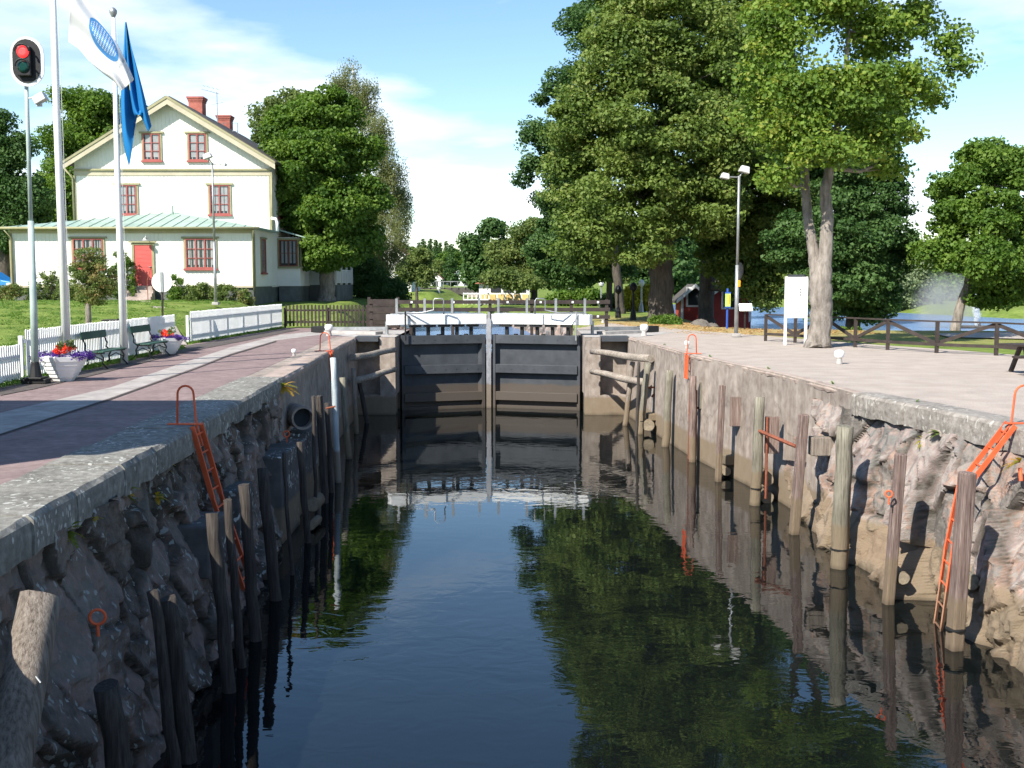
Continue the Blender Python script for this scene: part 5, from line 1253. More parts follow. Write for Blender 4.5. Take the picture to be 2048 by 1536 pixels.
b = MB(); c0 = P(446, 262, 72); b.tube([c0 - Vector((0, 0, .6)), c0 + Vector((0, 0, .5)), c0 + Vector((.95, 0, .5)), c0 + Vector((.95, 0, -.8))], .025, 6); b.tube([c0, c0 + Vector((.95, 0, 0))], .02, 6); b.build('roof_railing', 'steel', house)
# windows
def pw(x0, x1, y0, y1, Y, **k): window(house, P(x0, y0, Y).x, P(x1, y0, Y).x, P(x0, y1, Y).z, P(x0, y0, Y).z, Y, **k)
pw(286, 320, 267, 321, YM, cols=2, rows=3, curtain=.95); pw(377, 412, 267, 321, YM, cols=2, rows=3, curtain=.5)
pw(235, 273, 370, 429, YM, cols=2, rows=3, curtain=.6); pw(419, 459, 370, 429, YM, cols=2, rows=3, curtain=.55)
pw(371, 430, 477, 537, YF, cols=3, rows=3, curtain=.22); pw(146, 206, 477, 537, YF, cols=3, rows=3, curtain=.22)
window(house, 59.6, 60.6, 2.7, 4.5, XR, cols=1, rows=3, facing='x', curtain=False)
window(house, 70.0, 71.0, 5.9, 7.7, MR, cols=2, rows=3, facing='x'); window(house, 64.2, 65.2, 5.9, 7.7, MR, cols=2, rows=3, facing='x')
# door, lamp and steps
dx0, dx1 = P(270, 530, YF).x, P(305, 530, YF).x; dz0, dz1 = P(280, 572, YF).z, P(280, 490, YF).z
b = MB(); b.bx(dx0, dx1, YF - .05, YF - .002, dz0, dz1)
dr = b.build('door', 'door', house)
b = MB()
for k in range(9):
    z = dz0 + .15 + k * .22
    b.bar((dx0 + .08, YF - .055, z), (dx1 - .08, YF - .055, z + .06 * (1 if k < 4 else -1)), .008, .02)
b.build('door_boards', 'door', dr)
b = MB(); b.box((dx1 - .1, YF - .09, dz0 + 1.0), (.12, .05, .03)); b.build('handle', 'steel', dr)
b = MB(); b.bx(dx0 - .12, dx0 - .002, YF - .08, YF - .001, dz0, dz1 + .12); b.bx(dx1 + .002, dx1 + .12, YF - .08, YF - .001, dz0, dz1 + .12); b.bx(dx0, dx1, YF - .08, YF - .001, dz1 + .002, dz1 + .12); b.bx(dx0 - .25, dx1 + .25, YF - .16, YF - .081, dz1 + .121, dz1 + .2)
b.build('door_frame', 'olive', house)
b = MB(); b.bx(dx0 - .1, dx1 + .05, YF - .35, YF - .081, dz0 - .9, dz0 - .01)
for k in range(4): b.bx(dx0 - .25 - .03 * k, dx1 + .2 + .03 * k, YF - .65 - .3 * k, YF - .351 - .3 * k, 1.0, dz0 - .03 - .17 * (k + 1))
b.build('steps', 'step', house)
b = MB(); b.tube([(dx1 + .1, YF - .4, dz0 - .5), (dx1 + .1, YF - .4, dz0 + .85), (dx1 + .14, YF - .8, dz0 + .85), (dx1 + .2, YF - 1.5, dz0 + .3), (dx1 + .2, YF - 1.5, dz0 - .8)], .02, 6); b.build('step_railing', 'iron', house)
b = MB(); b.tube([(dx0 + .7, YF, dz1 + .33), (dx0 + .7, YF - .3, dz1 + .45), (dx0 + .7, YF - .42, dz1 + .33)], .02, 6); b.lathe([(.06, .12), (.09, .05), (.17, 0)], 12, (dx0 + .7, YF - .42, dz1 + .22)); b.build('wall_lamp', 'lamphead', house)
# glazed bay and veranda on the shaded side
b = MB(); b.bx(MR + .001, MR + 1.3, 64.0, 67.0, 1.95, 3.05); b.bx(MR + .001, MR + 1.3, 64.0, 67.0, 4.62, 4.75); b.bx(MR + .001, MR + 1.22, 64.1, 66.9, 3.05, 4.62); b.build('bay_wall', 'cream', house)
window(house, MR + .12, MR + 1.18, 3.08, 4.6, 64.0, cols=2, rows=2, m='iron', sill='olive')
window(house, 64.2, 66.8, 3.08, 4.6, MR + 1.3, cols=3, rows=2, facing='x', m='iron', sill='olive')
b = MB(); b.bx(MR + .05, MR + 1.25, 64.05, 74.0, .5, 1.949); b.bx(MR + 1.251, MR + 2.9, 67.1, 74.0, .5, 2.0); b.build('bay_plinth', 'plinth', house)
b = MB(); b.add([(MR, 63.6, 5.25), (MR + 1.7, 63.6, 4.76), (MR + 1.7, 74.3, 4.76), (MR, 74.3, 5.25), (MR, 63.6, 5.17), (MR + 1.7, 63.6, 4.70), (MR + 1.7, 74.3, 4.70), (MR, 74.3, 5.17)], [(0, 1, 2, 3), (4, 7, 6, 5), (0, 4, 5, 1), (1, 5, 6, 2)]); b.build('bay_roof', 'copper', house)
b = MB()
for x in (MR + 1.35, MR + 2.1, MR + 2.85):
    b.box((x, 67.2, 3.6), (.14, .14, 3.2)); b.box((x, 67.2, 6.6), (.12, .12, 2.6))
for y in (69.3, 71.5, 73.9): b.box((MR + 2.85, y, 3.6), (.14, .14, 3.2)); b.box((MR + 2.85, y, 6.6), (.12, .12, 2.6))
b.bx(MR + .01, MR + 3.0, 67.08, 74.0, 5.2, 5.45); b.bx(MR + .01, MR + 3.1, 67.0, 74.1, 7.9, 8.1)
b.build('veranda_frame', 'cream', house)
for z0 in (2.1, 5.5):
    b = MB()
    for i in range(16): b.bx(MR + 1.34 + i * .1, MR + 1.40 + i * .1, 67.17, 67.2, z0, z0 + .75)
    for i in range(58): b.bx(MR + 2.84, MR + 2.87, 67.25 + i * .115, 67.31 + i * .115, z0, z0 + .75)
    b.bx(MR + 1.3, MR + 2.9, 67.14, 67.23, z0 + .76, z0 + .84); b.bx(MR + 2.82, MR + 2.89, 67.24, 74.0, z0 + .76, z0 + .84)
    b.build('balustrade', 'cream', house)

def simple_house(name, lab, x, y, w, d, h, hr, wall, roof, z=0, rot=0, win=2, group=None, trim='white'):
    """gabled house, gable towards the camera; parts: wall, roof x2, windows"""
    r = thing(name, lab, 'house', (x, y, z), group); 
    b = MB(); b.xtr([(x - w / 2, y, z - .5), (x + w / 2, y, z - .5), (x + w / 2, y, z + h), (x, y, z + hr - .05), (x - w / 2, y, z + h)], (0, d, 0)); b.build('wall', wall, r)
    for s in (-1, 1):
        b = MB(); e = Vector((x + s * (w / 2 + .35), y - .35, z + h - .35 * (hr - h) / (w / 2))); a = Vector((x, y - .35, z + hr))
        b.xtr([a, e, e + Vector((0, 0, .16)), a + Vector((0, 0, .18))], (0, d + .7, 0)); b.build('roof', roof, r)
        b = MB(); b.xtr([a + Vector((0, -.05, -.02)), e + Vector((0, -.05, -.02)), e + Vector((0, -.05, .2)), a + Vector((0, -.05, .22))], (0, .045, 0)); b.build('barge_board', trim, r)
    for i in range(win):
        cx = x - w / 2 + w * (i + .5) / win
        for zz in ([z + .9, z + 3.6] if h > 4.5 else [z + .8]):
            b = MB(); b.bx(cx - .55, cx + .55, y - .06, y - .002, zz, zz + 1.3); wn_ = b.build('window', trim, r)
            b = MB(); b.bx(cx - .42, cx + .42, y - .075, y - .061, zz + .12, zz + 1.18); b.build('pane', 'inside', wn_)
    for s in (-1, 1):
        b = MB(); b.box((x + s * (w / 2 - .06), y - .03, z + h / 2), (.16, .05, h)); b.build('corner_board', trim, r)
    return r
# red boathouses under the trees
simple_house('red_cabin', 'red wooden cabin with white window frames by the lake under the trees', P(1459, 640, 70).x, 70, 2.7, 4.5, 1.55, 2.5, 'falu', 'darkroof', z=-.35, win=1)
simple_house('red_cabin', 'smaller dark red shed with a low roof just left of the red cabin', P(1388, 640, 72).x, 72, 1.7, 2.5, 1.35, 2.1, 'falu', 'darkroof', z=-.25, win=1)
# houses far off
simple_house('cream_house', 'cream house with a red roof half hidden behind the birch', P(776, 560, 120).x, 120, 5, 12, 3.6, 5.6, 'cream', 'tile', z=.8)
simple_house('cream_house', 'small distant white house with an orange roof at the end of the canal', P(862, 560, 210).x, 210, 3.6, 6, 2.4, 4.0, 'white', 'tile', z=.2, group='distant houses')
simple_house('white_house', 'distant white gabled house right of the orange-roofed one', P(922, 560, 230).x, 230, 3.8, 6, 2.8, 4.6, 'white', 'darkroof', z=.2, group='distant houses')
simple_house('cream_house', 'tiny distant pale house half hidden in the trees between the two distant houses', P(896, 560, 240).x, 240, 3.6, 6, 2.2, 3.8, 'cream', 'darkroof', z=.2, group='distant houses')
for i, (px, py, Y) in enumerate(((1822, 500, 190), (1795, 520, 180))):
    c = P(px, py, Y); zb = tz(c.x, Y); simple_house('pink_house', ['pinkish house high on the far lake shore, right one', 'pinkish house low on the far lake shore, left one'][i], c.x, Y, 7, 8, c.z - zb, c.z - zb + 2.2, 'pink', 'tile', z=zb, group='houses on the far shore')
# yellow and white pavilion
c = P(998, 598, 105); r = thing('pavilion', 'low yellow and white cafe pavilion with a red roof at the end of the lawn', 'pavilion', (c.x, 105, .0))
w = 5.2; b = MB(); b.bx(c.x - 1.9, c.x + 2.9, 105.2, 109, 0, 1.95); b.build('wall', 'white', r)
b = MB(); b.add([(c.x - 2.3, 104.8, 1.95), (c.x + 3.3, 104.8, 1.95), (c.x + 3.3, 109.5, 1.95), (c.x - 2.3, 109.5, 1.95), (c.x - .6, 107, 2.7), (c.x + 1.6, 107, 2.7)], [(0, 1, 5, 4), (1, 2, 5), (2, 3, 4, 5), (3, 0, 4), (3, 2, 1, 0)]); b.build('roof', 'tile', r)
b = MB()
for k in range(6): b.bx(c.x - 1.7 + k * .78, c.x - 1.7 + k * .78 + .6, 105.12, 105.19, .25, .95)
b.build('panel', 'cream2', r)
b = MB()
for k in range(3): b.bx(c.x - .8 + k * 1.2, c.x - .8 + k * 1.2 + .95, 105.12, 105.19, 1.15, 1.75)
b.build('window', 'inside', r)
b = MB()
for k in range(7): b.bx(c.x - 3.4 + k * .4, c.x - 3.4 + k * .4 + .09, 104.5, 104.58, 0, 1.1)
b.bx(c.x - 3.4, c.x - .9, 104.45, 104.49, .95, 1.08); b.bx(c.x - 3.4, c.x - .9, 104.45, 104.49, .4, .5); b.build('railing', 'white', r)
# old road bridge closing the canal
r = thing('road_bridge', 'low dark road bridge across the canal in the distance', 'bridge', (-13, 150, 0))
b = MB(); b.bx(P(838, 580, 150).x, P(965, 580, 150).x, 150, 154, .35, 1.25); b.build('deck', 'darkroof', r)
b = MB()
for k in range(9): b.box((P(845 + k * 14, 580, 149.8).x, 149.8, 1.7), (.08, .08, .9))
b.bx(P(838, 580, 150).x, P(965, 580, 150).x, 149.75, 149.85, 2.05, 2.15); b.build('railing', 'steel', r)
b = MB(); b.bx(P(838, 580, 150).x - 1, P(868, 580, 150).x, 149.5, 154.5, -1.8, .349); b.bx(P(936, 580, 150).x, P(965, 580, 150).x + 1, 149.5, 154.5, -1.8, .349); b.build('abutment', 'step', r)
b = MB(); 
# unseen house added out of frame on the left to account for the quay shadow
r = thing('shadow_house', 'unseen two-storey cream house added outside the left edge for its shadow on the quay', 'house', (-14, 12, 0))
b = MB(); b.xtr([(-10.0, 9.2, 0), (-10.0, 15.4, 0), (-10.0, 15.4, 6.3), (-10.0, 12.3, 9.6), (-10.0, 9.2, 6.3)], (-8, 0, 0)); b.build('wall', 'cream', r)
for s in (-1, 1):
    b = MB(); b.xtr([(-9.8, 12.3, 9.62), (-9.8, 12.3 + s * 3.3, 6.15), (-9.8, 12.3 + s * 3.3, 6.3), (-9.8, 12.3, 9.8)], (-8.4, 0, 0)); b.build('roof', 'tile', r)
for y in (10.2, 13.2):
    for z in (1.0, 4.0): window(r, y, y + 1.1, z, z + 1.4, -10.0, facing='x')

# blue car behind the left corner of the house
cc = P(4, 556, 64); gzc = tz(cc.x, 64)
r = thing('parked_car', 'blue car mostly cut off by the left edge behind the house corner', 'car', (cc.x - 1.2, 64, gzc))
x0 = cc.x - 3.4; z0 = gzc + .25
prof = [(0, .25), (.05, .75), (.9, .88), (1.5, 1.35), (3.0, 1.38), (3.7, .92), (4.25, .82), (4.3, .25)]
b = MB(); b.xtr([(x0 + p[0], 63.2, z0 + p[1] - .1) for p in prof], (0, 1.7, 0)); b.build('body', 'carblue', r, bevel=.06)
b = MB(); b.xtr([(x0 + p[0], 63.18, z0 + p[1] - .1) for p in [(1.1, .92), (1.6, 1.28), (2.9, 1.30), (3.4, .92)]], (0, 1.74, 0)); b.build('window', 'inside', r)
for px_ in (.85, 3.4):
    b = MB(); b.tube([(x0 + px_, 63.12, z0 + .08), (x0 + px_, 63.35, z0 + .08)], .33, 18); wh = b.build('wheel', 'dark', r)
b = MB(); b.bx(x0 + 4.0, x0 + 4.27, 63.19, 63.5, z0 + .5, z0 + .65); b.build('headlight', 'white', r)

# ---------------------------------------------------------------- trees
def lobe(px, py, rx_, ry_, Y, dy=0.0, k=1.0):
    c = P(px, py, Y + dy); return (c.x, c.y, c.z, rx_ / F * Y, rx_ / F * Y * k, ry_ / F * Y)
def make_tree(name, lab, base, stems, lobes, leaf, bark='d', nclump=120, cr=.8, lpc=160, size=.22, seed=1, squash=.65, group=None, droop=0, aspect=.75, limbs=26, cat='tree', hollow=.25, inner=.25, up=.3, zmin=None):
    base = Vector(base); r = thing(name, lab, cat, tuple(base), group); rg = random.Random(seed)
    if size < .4: size *= .72; lpc = int(lpc * 1.75)
    lobes = [(l[0], l[1], l[2]) + tuple(max(v * .45, v - .45 * cr) for v in l[3:5]) + (max(l[5] * .45, l[5] - .45 * cr * squash),) for l in lobes]
    bk = {'d': BARKD, 'g': BARK, 'b': BIRCH}[bark]
    vol = [l[3] * l[4] + l[3] * l[5] for l in lobes]; tot = sum(vol); C = []; L_of = []
    for li, (l, v) in enumerate(zip(lobes, vol)):
        n = max(3, round(nclump * v / tot)); k = 0; tries = 0
        while k < n and tries < n * 30:
            tries += 1
            d = Vector((rg.gauss(0, 1), rg.gauss(0, 1), rg.gauss(0, 1))).normalized()
            q = rg.uniform(.80, 1.0) if rg.random() > inner else rg.uniform(.25, .8)
            p = Vector((l[0] + d.x * l[3] * q, l[1] + d.y * l[4] * q, l[2] + d.z * l[5] * q))
            if q > .79 and any(((p.x - o[0]) / o[3]) ** 2 + ((p.y - o[1]) / o[4]) ** 2 + ((p.z - o[2]) / o[5]) ** 2 < .5 for j, o in enumerate(lobes) if j != li): continue
            if zmin is not None and p.z < zmin: continue
            C.append(p); L_of.append(li); k += 1
    R_ = [cr * rg.uniform(.55, 1.25) for _ in C]
    tb = MB(); nodes = []
    for st in stems:
        pts = [Vector(s[:3]) for s in st]; rr = [s[3] for s in st]
        fine, fr = [], []
        for i in range(len(pts) - 1):
            for j in range(5):
                t = j / 5; fine.append(pts[i].lerp(pts[i + 1], t) + Vector((rg.uniform(-1, 1), rg.uniform(-1, 1), 0)) * rr[i] * .10); fr.append(rr[i] + (rr[i + 1] - rr[i]) * t)
        fine.append(pts[-1]); fr.append(rr[-1]); tb.tube(fine, fr, 12, wob=.06, seed=seed)
        nodes += list(zip(fine, fr))
    top = max(n_[0].z for n_ in nodes)
    for l in lobes:
        c = Vector(l[:3]); best = min(nodes, key=lambda n_: (n_[0] - c).length + max(0, n_[0].z - c.z) * 2 + (0 if n_[0].z > base.z + (top - base.z) * .35 else 3)); a = best[0]
        L0 = (c - a).length
        if L0 < .5: continue
        mid = a.lerp(c, .5) + Vector((0, 0, -.08 * L0)) + Vector((rg.uniform(-1, 1), rg.uniform(-1, 1), 0)) * .06 * L0
        r0 = min(best[1] * .6, .05 + L0 * .03); pp = [a, a.lerp(mid, .5), mid, mid.lerp(c, .5) + Vector((0, 0, .04 * L0)), c]
        tb.tube(pp, [r0, r0 * .85, r0 * .7, r0 * .5, r0 * .3], 8, seed=seed); nodes += [(pp[3], r0 * .5), (pp[4], r0 * .35), (pp[2], r0 * .6)]
    for i in rg.sample(range(len(C)), min(limbs, len(C))):
        c = C[i]; best = min(nodes, key=lambda n_: (n_[0] - c).length + (1.5 if n_[0].z > c.z else 0)); a = best[0]; L0 = (c - a).length
        if L0 < .3 or L0 > 6: continue
        r0 = min(best[1] * .5, .02 + L0 * .016)
        tb.tube([a, a.lerp(c, .5) + Vector((rg.uniform(-.1, .1), rg.uniform(-.1, .1), .03)) * L0, c], [r0, r0 * .6, r0 * .25], 6, seed=seed)
    tb.build('trunk', bk, r, smooth=True)
    leaves('crown', [tuple(c) for c in C], R_, lpc, size, leaf, r, seed, squash=squash, droop=droop, aspect=aspect, hollow=hollow, up=up)
    return r
def stem(*pts):      # (px, py, Y, r)
    return [tuple(P(p[0], p[1], p[2])) + (p[3],) for p in pts]
def at(px, Y, z=None):
    x = (px - CX) / F * Y; return (x, Y, tz(x, Y) - .1 if z is None else z)

# 1 the forked maple in front
mb = G(1635, 695); Y = mb.y
make_tree('maple_tree', 'forked yellow-green maple standing on the gravel behind the white notice board', (mb.x, Y, -.1),
    [[(mb.x, Y, -.15, .50), tuple(P(1638, 670, Y)) + (.385,), tuple(P(1643, 620, Y)) + (.37,), tuple(P(1640, 570, Y)) + (.40,), tuple(P(1650, 520, Y)) + (.25,), tuple(P(1655, 440, Y)) + (.205,), tuple(P(1650, 385, Y)) + (.19,), tuple(P(1660, 335, Y)) + (.16,), tuple(P(1676, 250, Y)) + (.12,), tuple(P(1690, 150, Y)) + (.09,), tuple(P(1700, 40, Y)) + (.05,)],
     [tuple(P(1636, 575, Y + .05)) + (.28,), tuple(P(1628, 510, Y + .3)) + (.20,), tuple(P(1616, 440, Y + .6)) + (.165,), tuple(P(1611, 375, Y + .8)) + (.15,), tuple(P(1604, 260, Y + 1)) + (.13,), tuple(P(1590, 150, Y + 1)) + (.09,), tuple(P(1580, 30, Y + 1)) + (.05,)]],
    [lobe(1560, 60, 80, 75, Y, -.3), lobe(1660, -30, 100, 85, Y), lobe(1760, 60, 85, 75, Y, .5), lobe(1840, 40, 60, 42, Y, 1), lobe(1905, 85, 48, 34, Y, .5), lobe(1925, 128, 26, 18, Y, 0),
     lobe(1530, 170, 65, 60, Y, .3), lobe(1610, 190, 75, 80, Y, -1.2), lobe(1710, 190, 85, 75, Y, -1.0), lobe(1800, 170, 70, 60, Y, 0), lobe(1870, 190, 45, 32, Y, .6),
     lobe(1560, 270, 62, 42, Y, -.6), lobe(1640, 305, 75, 45, Y, -1.3), lobe(1745, 280, 70, 50, Y, -.6), lobe(1820, 268, 40, 26, Y, 0), lobe(1555, 350, 52, 36, Y, -.4), lobe(1500, 240, 36, 45, Y, .4), lobe(1780, 330, 55, 26, Y, .4), lobe(1600, -140, 120, 80, Y), lobe(1760, -120, 120, 80, Y)],
    LF['maple'], 'g', nclump=400, cr=.80, lpc=88, size=.175, seed=11, squash=.6, limbs=230, aspect=1.0, inner=.25, hollow=.05)
# 2 big limes of the row
def stemv(px, Y, r0, h, lean=0.0):
    x, y, z = at(px, Y); return [(x, y, z - .1, r0 * 1.45), (x, y, z + .5, r0 * 1.1), (x + lean * .3, y, z + h * .3, r0), (x + lean * .6, y, z + h * .6, r0 * .75), (x + lean, y, z + h, r0 * .35)]
make_tree('lime_tree', 'huge dense lime tree with a knotty trunk, left in the row right of the canal', at(1322, 61), [stemv(1322, 61, .62, 15)],
    [lobe(1330, 40, 120, 120, 61), lobe(1250, 130, 100, 110, 61, -1), lobe(1400, 130, 110, 120, 61, -.5), lobe(1190, 240, 95, 95, 61), lobe(1300, 260, 120, 110, 61, -2), lobe(1420, 290, 120, 110, 61, -1.5), lobe(1170, 370, 85, 80, 61, .5), lobe(1270, 390, 110, 80, 61, -2), lobe(1390, 410, 100, 70, 61, -2), lobe(1190, 480, 85, 62, 61, -1), lobe(1290, 490, 70, 50, 61, -2.2), lobe(1240, -50, 90, 80, 61), lobe(1150, 300, 70, 70, 61, 1)],
    LF['lime'], 'd', nclump=560, cr=1.15, lpc=150, size=.25, seed=21, squash=.5, limbs=60, aspect=.9, up=.45)
make_tree('lime_tree', 'tall lime tree rising out of the picture behind the twin-headed lamp post', at(1415, 66), [stemv(1412, 66, .42, 17)],
    [lobe(1480, 20, 110, 110, 66), lobe(1380, -60, 110, 90, 66), lobe(1500, 160, 110, 110, 66, -1), lobe(1540, 300, 100, 90, 66, -2), lobe(1470, 380, 110, 90, 66, -2), lobe(1530, 440, 90, 75, 66, -2.5), lobe(1460, 500, 80, 50, 66, -2.5), lobe(1560, 510, 80, 62, 66, -3.5), lobe(1520, 560, 60, 36, 66, -3.5), lobe(1600, 420, 70, 80, 66, -3), lobe(1440, 200, 90, 100, 66, -.5), lobe(1560, 380, 80, 80, 66, -3.5), lobe(1590, 560, 40, 36, 66, -4), lobe(1530, 595, 48, 26, 66, -4), lobe(1480, 560, 50, 30, 66, -4)],
    LF['lime'], 'd', nclump=520, cr=1.15, lpc=150, size=.26, seed=22, squash=.5, limbs=40, aspect=.9, up=.45)
make_tree('lime_tree', 'dark broad tree between the forked maple and the lake, branches down to the fence', at(1712, 56), [stemv(1705, 56, .36, 11)],
    [lobe(1700, 240, 110, 85, 56), lobe(1640, 330, 90, 80, 56), lobe(1730, 360, 85, 80, 56), lobe(1770, 450, 62, 70, 56, -.5), lobe(1690, 460, 90, 80, 56, -1.5), lobe(1700, 560, 90, 60, 56, -1.5), lobe(1590, 480, 62, 62, 56, -1), lobe(1610, 560, 52, 45, 56, -1), lobe(1750, 545, 50, 48, 56, -.5), lobe(1720, 612, 70, 34, 56, -1), lobe(1650, 610, 50, 30, 56, -1), lobe(1790, 500, 50, 60, 56, -.5), lobe(1760, 590, 44, 34, 56, -.5)],
    LF['dark'], 'd', nclump=520, cr=.9, lpc=130, size=.23, seed=23, squash=.42, limbs=50, aspect=.8, up=.5)
make_tree('oak_tree', 'dark oak with ragged outer branches at the canal side of the big limes', at(1240, 76), [stemv(1240, 76, .27, 15, -1.5)],
    [lobe(1190, 60, 75, 60, 76), lobe(1140, 170, 55, 50, 76), lobe(1090, 200, 26, 20, 76), lobe(1075, 270, 38, 36, 76), lobe(1060, 335, 34, 24, 76), lobe(1045, 360, 14, 12, 76), lobe(1130, 290, 60, 60, 76), lobe(1095, 400, 40, 20, 76), lobe(1170, 420, 70, 60, 76), lobe(1250, -10, 70, 60, 76), lobe(1140, 350, 50, 50, 76)],
    LF['dark'], 'd', nclump=330, cr=.9, lpc=90, size=.28, seed=24, squash=.7, limbs=70)
make_tree('lime_tree', 'deep green tree left of the big limes, low over the lawn', at(1222, 84), [stemv(1218, 84, .22, 11)],
    [lobe(1130, 450, 60, 62, 84), lobe(1180, 500, 65, 55, 84), lobe(1100, 510, 50, 45, 84), lobe(1230, 520, 60, 40, 84), lobe(1150, 545, 62, 30, 84)],
    LF['dark'], 'd', nclump=200, cr=1.1, lpc=120, size=.32, seed=25, squash=.55, group='')
make_tree('lime_tree', 'pale olive-green tree at the end of the row above the pavilion', at(1068, 112), [stemv(1068, 112, .3, 8)],
    [lobe(1060, 470, 48, 36, 112), lobe(1020, 510, 44, 38, 112), lobe(1085, 520, 52, 42, 112), lobe(1050, 555, 62, 24, 112), lobe(1120, 550, 45, 30, 112), lobe(1000, 556, 40, 14, 112, -10), lobe(1045, 566, 40, 14, 112, -10)],
    LF['olive'], 'd', nclump=170, cr=1.2, lpc=110, size=.38, seed=26)
make_tree('oak_tree', 'solitary dark tree with a double-peaked crown just right of the open sky', at(962, 135), [stemv(962, 135, .3, 8)],
    [lobe(982, 458, 28, 20, 135), lobe(940, 480, 22, 14, 135), lobe(965, 500, 38, 30, 135), lobe(985, 530, 42, 34, 135), lobe(950, 545, 32, 26, 135), lobe(1010, 500, 20, 30, 135), lobe(975, 565, 42, 16, 135)],
    LF['dark'], 'd', nclump=190, cr=1.1, lpc=90, size=.42, seed=27)
# right tree on the lake shore
make_tree('maple_tree', 'broad maple leaning over the lake at the right edge', at(1912, 53), [stem((1908, 690, 53, .28), (1912, 650, 53, .24), (1922, 610, 53, .21), (1936, 570, 53, .20), (1950, 480, 53, .15), (1960, 380, 53, .08))],
    [lobe(1970, 320, 62, 42, 53), lobe(1915, 370, 52, 46, 53), lobe(2030, 350, 60, 55, 53), lobe(1905, 440, 52, 40, 53), lobe(1980, 430, 70, 55, 53, -1), lobe(2060, 440, 60, 60, 53), lobe(1885, 510, 55, 38, 53), lobe(1960, 520, 75, 48, 53, -1.5), lobe(2050, 530, 60, 50, 53, -1), lobe(1985, 585, 60, 34, 53, -.5), lobe(2105, 480, 60, 90, 53)],
    LF['mid'], 'g', nclump=330, cr=.72, lpc=130, size=.22, seed=31, squash=.6, limbs=70, aspect=.95)
# left side
make_tree('maple_tree', 'full green maple in front of the house veranda, left of the canal', at(655, 66), [stemv(655, 66, .42, 10)],
    [lobe(650, 225, 70, 50, 66), lobe(575, 265, 55, 50, 66), lobe(700, 290, 65, 55, 66), lobe(620, 320, 80, 65, 66, -1.5), lobe(725, 390, 62, 55, 66), lobe(600, 385, 60, 50, 66, -1), lobe(670, 420, 75, 60, 66, -1.5), lobe(610, 440, 50, 35, 66, -.5), lobe(665, 500, 66, 40, 66, -1), lobe(722, 470, 54, 52, 66), lobe(640, 525, 40, 20, 66, -1)],
    LF['mid'], 'g', nclump=450, cr=.78, lpc=135, size=.24, seed=41, squash=.6, limbs=50, aspect=.95)
make_tree('maple_tree', 'lighter green tree top rising behind the roof of the cream house', at(560, 88), [stemv(560, 88, .4, 11)],
    [lobe(545, 240, 48, 50, 88), lobe(600, 225, 55, 45, 88), lobe(530, 310, 45, 55, 88), lobe(590, 310, 60, 60, 88), lobe(560, 400, 60, 70, 88)],
    LF['olive'], 'd', nclump=210, cr=1.0, lpc=110, size=.3, seed=42)
make_tree('birch_tree', 'tall drooping birch behind the maple left of the canal', at(738, 82), [stem((738, 600, 82, .28), (742, 500, 82, .22), (735, 380, 82, .18), (722, 260, 82, .12), (705, 130, 82, .05))],
    [lobe(698, 130, 20, 18, 82), lobe(690, 165, 36, 22, 82), lobe(742, 170, 22, 18, 82), lobe(715, 205, 45, 32, 82), lobe(750, 260, 34, 42, 82, -3), lobe(772, 320, 36, 48, 82, -4), lobe(797, 375, 30, 45, 82, -3), lobe(800, 425, 28, 40, 82), lobe(778, 470, 42, 50, 82, -4), lobe(740, 400, 50, 70, 82), lobe(755, 520, 40, 30, 82)],
    LF['birch'], 'b', nclump=360, cr=.62, lpc=95, size=.20, seed=43, squash=1.0, droop=1.0, aspect=.45, limbs=90)
make_tree('leafy_tree', 'tall dense tree behind the house, left of the farther flagpole', at(170, 84), [stemv(170, 84, .45, 13)],
    [lobe(140, 205, 45, 30, 84), lobe(195, 225, 60, 40, 84), lobe(255, 240, 55, 40, 84), lobe(130, 280, 60, 55, 84), lobe(210, 300, 70, 60, 84), lobe(150, 380, 80, 70, 84), lobe(260, 330, 60, 60, 84), lobe(90, 420, 50, 60, 84)],
    LF['mid'], 'd', nclump=330, cr=1.1, lpc=110, size=.3, seed=44, group='')
make_tree('leafy_tree', 'very dark tree at the far left edge behind the signal mast', at(15, 72), [stemv(15, 72, .4, 10)],
    [lobe(-5, 250, 30, 36, 72), lobe(20, 300, 45, 45, 72), lobe(0, 380, 60, 60, 72), lobe(60, 400, 50, 60, 72), lobe(20, 470, 60, 50, 72), lobe(-60, 330, 60, 90, 72)],
    LF['dark'], 'd', nclump=230, cr=.95, lpc=120, size=.27, seed=45)
rb = G(176, 645)
rb = Vector((P(176, 640, 33.5).x, 33.5, tz(-13, 33.5)))
make_tree('rowan_tree', 'small round rowan with reddish leaves behind the white fence', tuple(rb), [[(rb.x, rb.y, rb.z - .1, .10), tuple(P(176, 610, 33.5)) + (.085,), tuple(P(178, 580, 33.5)) + (.07,), tuple(P(180, 520, 33.5)) + (.03,)]],
    [lobe(180, 515, 30, 26, 33.5), lobe(165, 550, 32, 28, 33.5), lobe(200, 555, 34, 32, 33.5), lobe(185, 590, 38, 22, 33.5), lobe(222, 575, 18, 20, 33.5)],
    LF['rowan'], 'g', nclump=150, cr=.20, lpc=60, size=.075, seed=51, limbs=60, cat='tree')
make_tree('leafy_tree', 'small bright tree beyond the lawn between the birch and the canal', at(834, 105), [stemv(834, 105, .18, 4)],
    [lobe(838, 520, 26, 26, 105), lobe(815, 545, 22, 22, 105), lobe(850, 550, 22, 22, 105)],
    LF['olive'], 'd', nclump=80, cr=.9, lpc=90, size=.3, seed=52)
make_tree('leafy_tree', 'dense dark bush-like tree at the water edge under the birch', at(770, 76), [stemv(770, 76, .15, 2)],
    [lobe(765, 580, 34, 34, 76), lobe(795, 585, 26, 26, 76), lobe(740, 560, 30, 45, 76)],
    LF['dark'], 'd', nclump=110, cr=.7, lpc=110, size=.22, seed=53)
